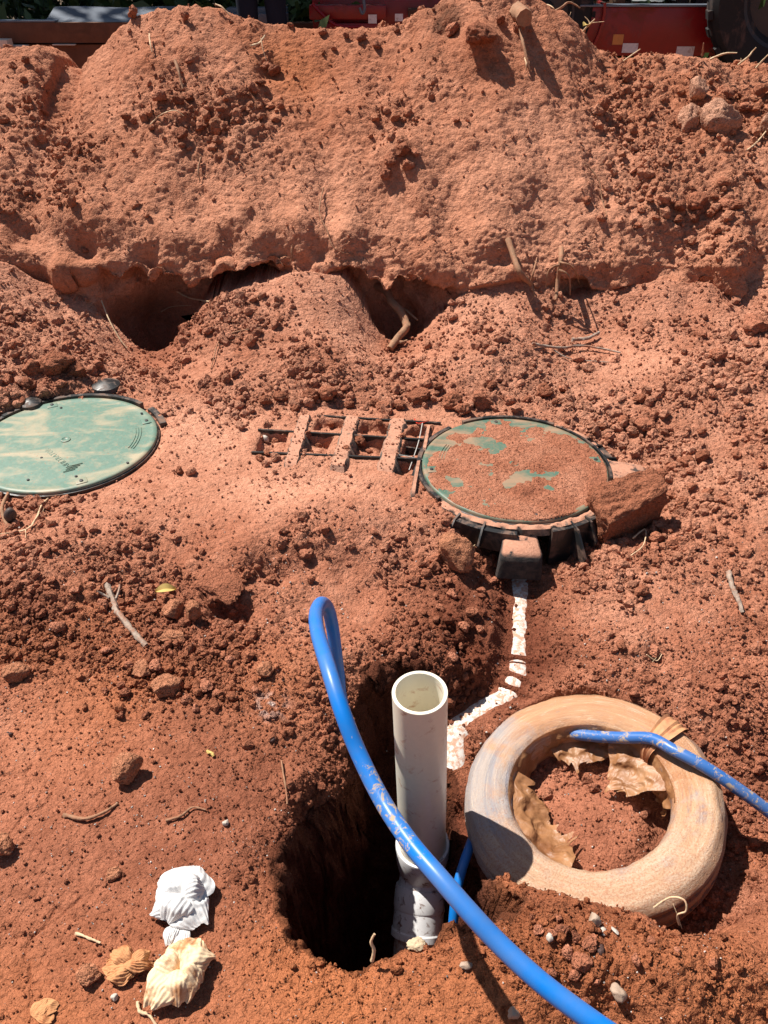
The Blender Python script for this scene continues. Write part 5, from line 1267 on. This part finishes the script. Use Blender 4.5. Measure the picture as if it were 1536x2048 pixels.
stick("twig", [(10, 988, .015), (22, 985, .02), (14, 1010, .02), (10, 1040, .015), (22, 1064, .01)], .008, M['root'], "curved root hooking below the left lid", "root", .8)
stick("twig", [(105, 990, .01), (88, 1010, .012), (70, 1040, .012), (52, 1062, .01), (0, 1074, .008)], .0042, M['straw'], "pair of pale straws below the left lid", "twig", .7, [[(100, 994, .012), (82, 1030, .012), (60, 1055, .01)], [(52, 1062, .01), (50, 1078, .008)]])
stick("twig", [(126, 1632, .006), (165, 1643, .008), (205, 1628, .008), (236, 1606, .004)], .006, M['root'], "brown root lying below the angular rock on the open clay", "root", .6)
stick("twig", [(332, 1640, .006), (360, 1630, .006), (385, 1618, .006), (410, 1622, .004)], .0045, M['root'], "dark curled root right of the angular rock's shadow", "root", .5)
stick("straw", [(152, 1868, .004), (175, 1878, .005), (204, 1889, .004)], .0035, M['straw'], "straight tan straw lying on the cracked clay", "straw", .8)
stick("straw", [(414, 1501, .005), (420, 1507, .006), (426, 1514, .005)], .0055, M['leaf'], "short yellow straw piece on orange clay left of the hole", "straw", .9)
stick("twig", [(276, 2000, .004), (280, 2022, .006), (298, 2034, .006), (312, 2050, .004)], .0045, M['straw'], "pale root leading down from the cream tissue", "root", .7)
stick("twig", [(562, 1520, .006), (566, 1560, .008), (574, 1588, .008), (572, 1608, .006)], .003, M['root'], "fine pink rootlet on the ledge left of the hose", "root", .6)
fixed("root", [(744, 1922, 1.39), (748, 1900, 1.38), (742, 1884, 1.375), (749, 1868, 1.37)], .0035, M['straw'], "wavy pale rootlet standing at the near rim of the hole", "root", .6)
stick("twig", [(930, 1066 + 40, .02), (948, 1098, .02)], .002, M['straw'], "fine straw by the yellowish rock", "straw")
stick("twig", [(1268, 1082, .02), (1295, 1062, .02), (1286, 1090, .02), (1262, 1110, .01)], .003, M['straw'], "fine pale rootlet right of the big clay block", "root")
stick("twig", [(1288, 1300, .02), (1305, 1325, .02), (1325, 1310, .02)], .0022, M['straw'], "crossed white rootlets in the small hollow beyond the coil", "root", .7, [[(1298, 1332, .02), (1310, 1318, .02), (1318, 1300, .02)]])
for a, b, lab in (((1346, 1808), (1362, 1850), "thin root loop at the near right rim of the coil"),):
    fixed("root", [(1308, 1815, 1.40), (1340, 1795, 1.38), (1368, 1800, 1.36), (1372, 1822, 1.36), (1355, 1830, 1.37), (1358, 1850, 1.385)], .002, M['straw'], lab, "root", .7, [[(1346, 1808, 1.37), (1355, 1830, 1.37), (1364, 1858, 1.38)]])
# fallen leaf
def leaf(px, py, L, w, rz, mat, label, lift=.02):
    p, nn = hit(px, py); V, F = [], []
    for i in range(9):
        t = i / 8; ww = w * math.sin(math.pi * min(1, t * .92 + .06)) ** .8
        for s_ in (-1, 0, 1): V.append((L * (t - .5), s_ * ww / 2, .006 * abs(s_) + .010 * math.sin(t * 3.3)))
    for i in range(8):
        for k in range(2): F.append((i * 3 + k, i * 3 + k + 1, i * 3 + 4 + k, i * 3 + 3 + k))
    o = MB().add(V, F).build("leaf", mat, None); o.location = p + np.array([0, 0, lift]); o.rotation_euler = (.25, .1, rz); tag(o, label, "leaf")
leaf(333, 1194, .055, .028, .3, M['leaf'], "dry yellow leaf on the clods left of the overhanging slab")
leaf(1176, 58, .07, .035, 1.0, M['leaf'], "orange leaf scrap caught on a root at the crest", .03)

# ------------------------------------------------------------------ the yard behind the heap
# timber stack
def beam(y, pxa, pya, pxb, pyb, zt, h, d, mat, label, name="timber_beam", cat="timber"):
    a, b = GY(pxa, pya, y), GY(pxb, pyb, y)
    z = (a[2] + b[2]) / 2 if zt is None else zt
    r = Matrix.Rotation(math.atan2(b[1] - a[1], b[0] - a[0]), 3, 'Z')
    o = MB().box(((a[0] + b[0]) / 2, (a[1] + b[1]) / 2 + d / 2, z - h / 2), (np.linalg.norm((b - a)[:2]), d, h), r).build(name, mat, None, bevel=.006)
    tag(o, label, cat); return o
YT = 6.6
zt = GY(130, 45, YT)[2]; zb_ = GY(130, 86, YT)[2]
beam(YT, -420, 60, 300, 60, zt, zt - zb_, .14, M['timber'], "wide brown beam topmost in the stack at the upper left")
z2 = zb_ - .012
beam(YT + .03, -420, 100, 330, 100, z2, .22, .30, M['timber'], "dark beam under the topmost one in the stack")
beam(YT - .05, -300, 90, 52, 90, z2 + .002, .012, .06, M['pine'], "pale thin board end between the two brown beams", "board", "board")
beam(YT - .08, -300, 96, 46, 96, z2 - .022, .012, .05, M['pine'], "second pale thin board just below the first", "board", "board")
beam(YT - .02, 104, 92, 150, 90, z2 + .006, .008, .04, M['pine'], "short pale lath between the beams behind the small left peak", "lath", "board")
o = MB().box(GY(4, 88, YT - .12), (.12, .10, .06)).build("board", M['pine'], None, bevel=.003); tag(o, "pale sawn board end at the left edge of the stack", "board")
for k, yy in enumerate((YT + .18,)):
    beam(yy, -420, 60, 300, 60, z2 - .22, z2 - .22, .25, M['timber'], "lowest dark beam of the stack resting on the ground")
# folded metal sheet lying on the beams
a, b = GY(86, 47, YT + .02), GY(350, 47, YT + .02); L = b[0] - a[0]
hh_ = GY(86, 15, YT + .30)[2] - a[2] - .004
V = []
for x in np.linspace(0, L, 24):
    w_ = .004 * math.sin(x * 9)
    for yy, zz in ((0, .004), (.012, .004), (.14, .03 * 1 + w_), (.30, hh_ + w_), (.33, hh_ + .005 + w_), (.36, hh_ - .02)):
        V.append((a[0] + x + yy * -.02, a[1] + yy, a[2] + zz))
F = [(i * 6 + k, i * 6 + 6 + k, i * 6 + 7 + k, i * 6 + 1 + k) for i in range(23) for k in range(5)]
o = MB().add(V, F).build("metal_sheet", M['steel'], None); tag(o, "long folded grey metal sheet lying on the brown beams", "metal sheet")
beam(YT - .0, -420, 47, 110, 45, zt + .012, .012, .10, M['steel'], "flat bright metal strip along the top beam", "metal_strip", "metal strip")
for k, (pa, pb, py_, hz_) in enumerate(((448, 575, 30, .07), (452, 572, 18, .05))):
    a, b = GY(pa, py_, 7.6), GY(pb, py_, 7.6)
    o = MB().box(((a[0] + b[0]) / 2, 7.6 + .1 * k, a[2] - .02), (b[0] - a[0], .16, hz_)).build("metal_channel", M['steel'], None, bevel=.004)
    tag(o, ("lower" if k == 0 else "upper") + " grey metal channel behind the person's legs", "metal channel")
    o2 = MB().box(((a[0] + b[0]) / 2, 7.6 + .1 * k, (a[2] - .02 - hz_ / 2) / 2), (b[0] - a[0] - .1, .10, a[2] - .02 - hz_ / 2)).build("timber_block", M['timber'], None)
    tag(o2, "timber block carrying the " + ("lower" if k == 0 else "upper") + " metal channel", "timber")
beam(7.9, 560, 46, 665, 46, None, .10, .12, M['timber'], "dark beam low in the shade between the person and the trailer")

# red trailer
YR = 7.4
tr = empty("trailer", (1.9, YR, 0)); tag(tr, "long red low trailer with white reflectors parked behind the heap", "trailer")
def trp(mb, name, mat, parent=None, **kw):
    o = mb.build(name, mat, None, **kw); o.parent = parent or tr
    if parent is None: o.matrix_parent_inverse = Matrix.Translation(-tr.location)
    return o
top, bot = GY(1300, 14, YR), GY(1300, 112, YR)
zt_, zl_ = top[2], bot[2]
x0, x1 = GY(1150, 60, YR)[0], 4.4
trp(MB().box(((x0 + x1) / 2, YR + .05, (zt_ + zl_) / 2), (x1 - x0, .10, zt_ - zl_)), "side_rail", M['red'], bevel=.008)
trp(MB().box(((x0 + x1) / 2, YR + .05 - .02, zt_ + .010), (x1 - x0 - .02, .14, .014)), "top_lip", M['steel'], bevel=.002)
trp(MB().box((.6 + 1.9, YR + 1.1, zt_ - .05), (4.6, 2.0, .05)), "deck", M['timber'])
trp(MB().box((.35, YR + .35, (zt_ + zl_) / 2 + .04), (1.9, .10, zt_ - zl_ - .02)), "front_rail", M['red'], bevel=.006)
xl = GY(700, 30, YR)[0]
trp(MB().box((xl - .02, YR + .10, zl_ + .30), (.62, .12, .10)), "tongue", M['red'], bevel=.01)
trp(MB().box((xl - .02, YR + .12, zl_ + .14), (.50, .10, .17)), "coupler_plate", M['red'], bevel=.01)
trp(MB().tube([(xl - .30, YR, zl_ + .36), (xl - .12, YR - .03, zl_ + .22), (xl + .1, YR - .03, zl_ + .21)], .014, 8, 3), "lever", M['red'])
trp(MB().tube([(xl + .1, YR - .04, zl_ + .44), (xl + .12, YR - .05, zl_ + .34), (xl + .10, YR - .05, zl_ + .30), (xl + .08, YR - .05, zl_ + .34)], .012, 8, 4), "hook", M['steel'])
trp(MB().tube([(xl - .25, YR + .05, zl_ + .05), (xl + .3, YR + .05, zl_ + .06), (.9, YR + .3, zl_ + .1)], .03, 8, 3), "axle_bar", M['darkmetal'])
for px, py, w, h in ((1260, 96, 31, 13), (1370, 103, 35, 14), (745, 38, 17, 12), (798, 35, 16, 10)):
    q = GY(px, py, YR - .004 if px > 1000 else YR + .02)
    k = q[1] / ray(px, py)[1] / FPX
    trp(MB().box(q, (w * k, .006, h * k / .8)), "reflector", M['white'])
q = GY(1236, 79, YR - .004); k = q[1] / ray(1236, 79)[1] / FPX
stk = trp(MB().box(q, (21 * k, .005, 14 * k / .8)), "warning_label", M['sticker_o'])
for dx, dz, w, h in ((0, 3.2, 17, 3.2), (-5, -2.4, 7, 6), (5, -1.2, 8, 1.2), (5, -3.6, 8, 1.2)):
    o = MB().box(q + np.array([dx * k, -.004, dz * k / .8]), (w * k, .003, h * k / .8)).build("label_print", M['sticker_k'], stk); o.matrix_parent_inverse = Matrix.Translation(-tr.location)
def wheel(name, c0, R, w, axis, parent=None, label=None):
    root = empty(name, tuple(c0)) if parent is None else None
    if root: tag(root, label, "wheel")
    par = root or parent; off = Vector((0, 0, 0)) if root else Vector(c0) - tr.location
    t = MB().lathe([(R * .60, -w * .42), (R * .72, -w * .5), (R * .90, -w * .5), (R * .97, -w * .40), (R, -w * .2), (R, w * .2), (R * .97, w * .40), (R * .90, w * .5), (R * .72, w * .5), (R * .60, w * .42)], 64, off, axis, close=True).build("tyre", M['rubber'], par, angle=35)
    g = MB()
    for k in range(28):
        a = 2 * math.pi * k / 28
        qx = Vector((0, 0, 1)).rotation_difference(Vector(axis)); ro = qx.to_matrix() @ Matrix.Rotation(a, 3, 'Z')
        g.box(off + ro @ Vector((R * .99, 0, w * .2 * (1 if k % 2 else -1))), (R * .06, R * .10, w * .5), ro)
    g.build("tread", M['rubber'], t)
    MB().lathe([(R * .61, -w * .40), (R * .56, -w * .36), (R * .5, -w * .1), (R * .25, -w * .12), (R * .18, -w * .22), (.0001, -w * .22)], 40, off, axis).build("rim", M['darkmetal'], par, angle=30)
wheel("wheel", GY(1092, 24, YR - .05) + np.array([0, .15, -.02]), .40, .24, (0, 1, 0), tr)
trp(MB().lathe([(.46, -.15), (.48, -.15), (.48, .15), (.46, .15)], 24, GY(1092, 24, YR - .05) + np.array([0, .15, -.02]), (0, 1, 0), R_(-10), R_(190), True), "fender", M['red'])
q = GY(1568, 0, 6.9)
wheel("loader_wheel", (q[0] + .12, 7.05, q[2] + .03), .60, .36, (.22, 1, 0), None, "large black tyre at the upper right edge in front of the trailer")
# load on the deck
o = MB().tube([GY(1222, 4, YR + .25), GY(1232, 2, YR + .25), GY(1246, 4, YR + .25)], .06, 10, 3, True, .1).build("fuel_can", M['leather'], None); tag(o, "small brown bundle on the trailer deck by its left end", "bundle")
V, F = [], []
for i in range(14):
    for j in range(8): V.append((GY(1262, 6, YR + .3)[0] + i * .028, YR + .2 + j * .05, zt_ + .02 + .05 * math.sin(i * .24) * math.sin(j * .45) + .02 * random.random()))
F = [(i * 8 + j, i * 8 + 8 + j, i * 8 + 9 + j, i * 8 + 1 + j) for i in range(13) for j in range(7)]
o = MB().add(V, F).build("folded_tarp", M['tarp'], None); tag(o, "crumpled grey tarpaulin lying on the trailer deck", "tarpaulin")
for k, px in enumerate((1352, 1400, 1448)):
    a = GY(px, 8, YR + .45)
    o = MB().box((a[0], a[1], zt_ + .12), (.14, .18, .26)).box((a[0] - .02, a[1] + .02, zt_ + .26), (.20, .22, .03)).build("crate_post", M['darkmetal'], None, bevel=.006)
    tag(o, ("first", "second", "third")[k] + " dark post from the left on the trailer deck", "post")

# person standing behind the crest, only the trousers in view
py0 = 6.9
pr = empty("person", (GY(522, 20, py0)[0], py0, 0.0)); tag(pr, "person in dark blue trousers standing behind the heap, seen from the thighs", "person")
def skin_mesh(name, pts, edges, rad, mat, sub=2, parent=pr):
    me = bpy.data.meshes.new(name); me.from_pydata(pts, edges, []); o = link(name, me, parent)
    sk = o.modifiers.new("skin", 'SKIN'); ss = o.modifiers.new("sub", 'SUBSURF'); ss.levels = sub; ss.render_levels = sub
    for v, r in zip(me.skin_vertices[0].data, rad): v.radius = (r, r) if not isinstance(r, tuple) else r
    me.skin_vertices[0].data[0].use_root = True
    bpy.context.view_layer.update()
    m2 = bpy.data.meshes.new_from_object(o.evaluated_get(bpy.context.evaluated_depsgraph_get()))
    o.modifiers.clear(); o.data = m2; m2.materials.clear(); m2.materials.append(mat)
    for f in m2.polygons: f.use_smooth = True
    return o
pz = GY(522, 45, py0)[2] - .52                    # the yard is a little higher where they stand
pr.location.z = pz
bp = [(0, 0, .95), (0, 0, 1.12), (0, -.01, 1.32), (0, .0, 1.47), (0, .0, 1.56), (0, -.02, 1.66), (0, -.01, 1.74),
      (.10, 0, .88), (.115, .0, .50), (.12, .03, .10), (.125, -.10, .04), (-.10, 0, .88), (-.10, -.02, .50), (-.10, .02, .10), (-.105, -.11, .04),
      (.19, .0, 1.42), (.26, .03, 1.14), (.25, -.10, .90), (.24, -.14, .83), (-.19, .0, 1.42), (-.26, .03, 1.14), (-.25, -.08, .90), (-.24, -.12, .83)]
be = [(0, 1), (1, 2), (2, 3), (3, 4), (4, 5), (5, 6), (0, 7), (7, 8), (8, 9), (9, 10), (0, 11), (11, 12), (12, 13), (13, 14), (3, 15), (15, 16), (16, 17), (17, 18), (3, 19), (19, 20), (20, 21), (21, 22)]
brd = [.13, .125, .145, .09, .055, .085, .075, .085, .058, .040, .038, .085, .058, .040, .038, .055, .042, .032, .028, .055, .042, .032, .028]
skin_mesh("body", bp, be, brd, M['skin'])
skin_mesh("trousers", [bp[0], bp[1], bp[7], bp[8], bp[9], bp[11], bp[12], bp[13]], [(0, 1), (0, 2), (2, 3), (3, 4), (0, 5), (5, 6), (6, 7)], [.15, .14, .100, .080, .072, .100, .080, .072], M['jeans'])
skin_mesh("shirt", [bp[1], bp[2], bp[3], bp[15], (.23, .015, 1.26), bp[19], (-.23, .015, 1.26)], [(0, 1), (1, 2), (2, 3), (3, 4), (2, 5), (5, 6)], [.145, .165, .11, .07, .06, .07, .06], M['shirt'])
for s_ in (-1, 1):
    skin_mesh("boot", [(.11 * s_, .05, .06), (.115 * s_, -.06, .05), (.12 * s_, -.16, .04)], [(0, 1), (1, 2)], [.058, .052, .045], M['leather'])
    hb = [( .24 * s_, -.14, .83), (.238 * s_, -.16, .77)]
    pts_, ed_, rd_ = [hb[0], hb[1]], [(0, 1)], [.026, .034]
    for f_ in range(4):
        a_ = (hb[1][0] + (f_ - 1.5) * .017, hb[1][1] - .01, hb[1][2] - .035); b_2 = (a_[0], a_[1] - .012, a_[2] - .04 + .006 * abs(f_ - 1.5))
        n_ = len(pts_); pts_ += [a_, b_2]; ed_ += [(1, n_), (n_, n_ + 1)]; rd_ += [.0095, .008]
    n_ = len(pts_); pts_ += [(hb[1][0] - .03 * s_, hb[1][1] - .02, hb[1][2] - .0), (hb[1][0] - .04 * s_, hb[1][1] - .03, hb[1][2] - .035)]; ed_ += [(1, n_), (n_, n_ + 1)]; rd_ += [.011, .009]
    skin_mesh("hand", pts_, ed_, rd_, M['skin'])
skin_mesh("hair", [(0, .01, 1.78), (0, .05, 1.72), (0, .06, 1.65)], [(0, 1), (1, 2)], [.082, .085, .06], M['hair'])
skin_mesh("nose", [(0, -.10, 1.69), (0, -.118, 1.655)], [(0, 1)], [.010, .016], M['skin'], 1)
for s_ in (-1, 1):
    o = MB().lathe([(.011, 0), (.008, .006), (.0001, .008)], 10, (.03 * s_, -.088, 1.70), (0, -1, 0)).build("eye", M['darkmetal'], pr)
    skin_mesh("ear", [(.088 * s_, .0, 1.70), (.092 * s_, .01, 1.66)], [(0, 1)], [.016, .012], M['skin'], 1)

# trees and undergrowth shading the yard
def leaf_cloud(n, fn, size, seed):
    rg = np.random.default_rng(seed); C0 = fn(rg, n)
    a = rg.normal(size=(n, 3)); a /= np.linalg.norm(a, axis=1, keepdims=True)
    b = np.cross(a, rg.normal(size=(n, 3))); b /= np.linalg.norm(b, axis=1, keepdims=True)
    s = size * rg.uniform(.5, 1.3, (n, 1))
    V = np.stack([C0 - a * s, C0 + b * s * .45, C0 + a * s, C0 - b * s * .45], 1).reshape(-1, 3)
    F = np.arange(4 * n).reshape(n, 4)
    g = rg.random((n, 1)); col = np.array([.030, .060, .014]) * (1 - g) + np.array([.085, .12, .028]) * g
    yl = rg.random((n, 1)) < .05; col = np.where(yl, np.array([.22, .20, .05]), col)
    return V, F, np.repeat(col, 4, axis=0)
def crown_fn(rx, rz, zc, k=16):
    def fn(rg, n):
        cs = rg.normal(size=(k, 3)); cs /= np.linalg.norm(cs, axis=1, keepdims=True); cs *= (rg.random((k, 1)) ** .5) * np.array([rx, rx, rz]) * .8
        w = rg.integers(0, k, n); p = rg.normal(size=(n, 3)) * np.array([rx, rx, rz]) * .24
        return cs[w] + p + np.array([0, 0, zc])
    return fn
tr_me = []
for k in range(3):
    V, F, Cc = leaf_cloud(5200, crown_fn(2.3, 2.2, 5.4), .17, 700 + k); me = np_mesh("crown", V, F, M['leaves'], False, Cc); tr_me.append(me)
def tree(x, y, k, s, label, grp):
    root = empty("broadleaf_tree", (x, y, 0), random.uniform(0, 6)); root.scale = (s, s, s); tag(root, label, "tree", grp)
    m = MB().tube([(0, 0, -.1), (.05, .03, 1.6), (-.05, .05, 3.4), (.05, 0, 5.4)], [.19, .14, .11, .05], 12, 4, True, .06)
    for q in range(6):
        a = q * 1.05; m.tube([(0, 0, 2.4 + q * .35), (math.cos(a) * .8, math.sin(a) * .8, 3.4 + q * .4), (math.cos(a) * 1.6, math.sin(a) * 1.6, 4.2 + q * .4)], [.07, .05, .02], 7, 3)
    m.build("trunk", M['bark'], root)
    c_ = link("crown", tr_me[k], root)
TL = [(-6.5, 10.6), (-4.2, 11.4), (-1.6, 10.8), (.6, 11.6), (2.6, 10.8), (4.8, 11.6), (7.4, 11.0), (-2.8, 13.4), (1.8, 13.6), (5.8, 13.8), (3.6, 12.2)]
for k, (x, y) in enumerate(TL):
    tree(x, y, k % 3, random.uniform(.9, 1.15), "tall leafy tree shading the yard behind the trailer and timber", "trees behind the yard")
bm_ = []
for k in range(3):
    V, F, Cc = leaf_cloud(1500, lambda rg, n: rg.normal(size=(n, 3)) * np.array([.45, .35, .38]) + np.array([0, 0, .55]), .085, 800 + k); V[:, 2] = np.maximum(V[:, 2], .01)
    bm_.append(np_mesh("foliage", V, F, M['leaves'], False, Cc))
for k in range(22):
    x = -7.0 + k * .62 + random.uniform(-.2, .2); y = 8.9 + random.uniform(-.5, .9) + (.6 if x > 0 else 0)
    root = empty("bush", (x, y, 0), random.uniform(0, 6)); s = random.uniform(.9, 1.5); root.scale = (s, s, s)
    tag(root, "shaded green bush in the undergrowth behind the yard", "bush", "bushes behind the yard")
    link("foliage", bm_[k % 3], root)
    st = MB()
    for q in range(5): st.tube([(random.uniform(-.1, .1), random.uniform(-.1, .1), 0), (random.uniform(-.3, .3), random.uniform(-.3, .3), .5), (random.uniform(-.5, .5), random.uniform(-.4, .4), random.uniform(.8, 1.2))], [.014, .010, .004], 5, 3)
    st.build("stem", M['straw'] if k % 3 == 0 else M['bark'], root)
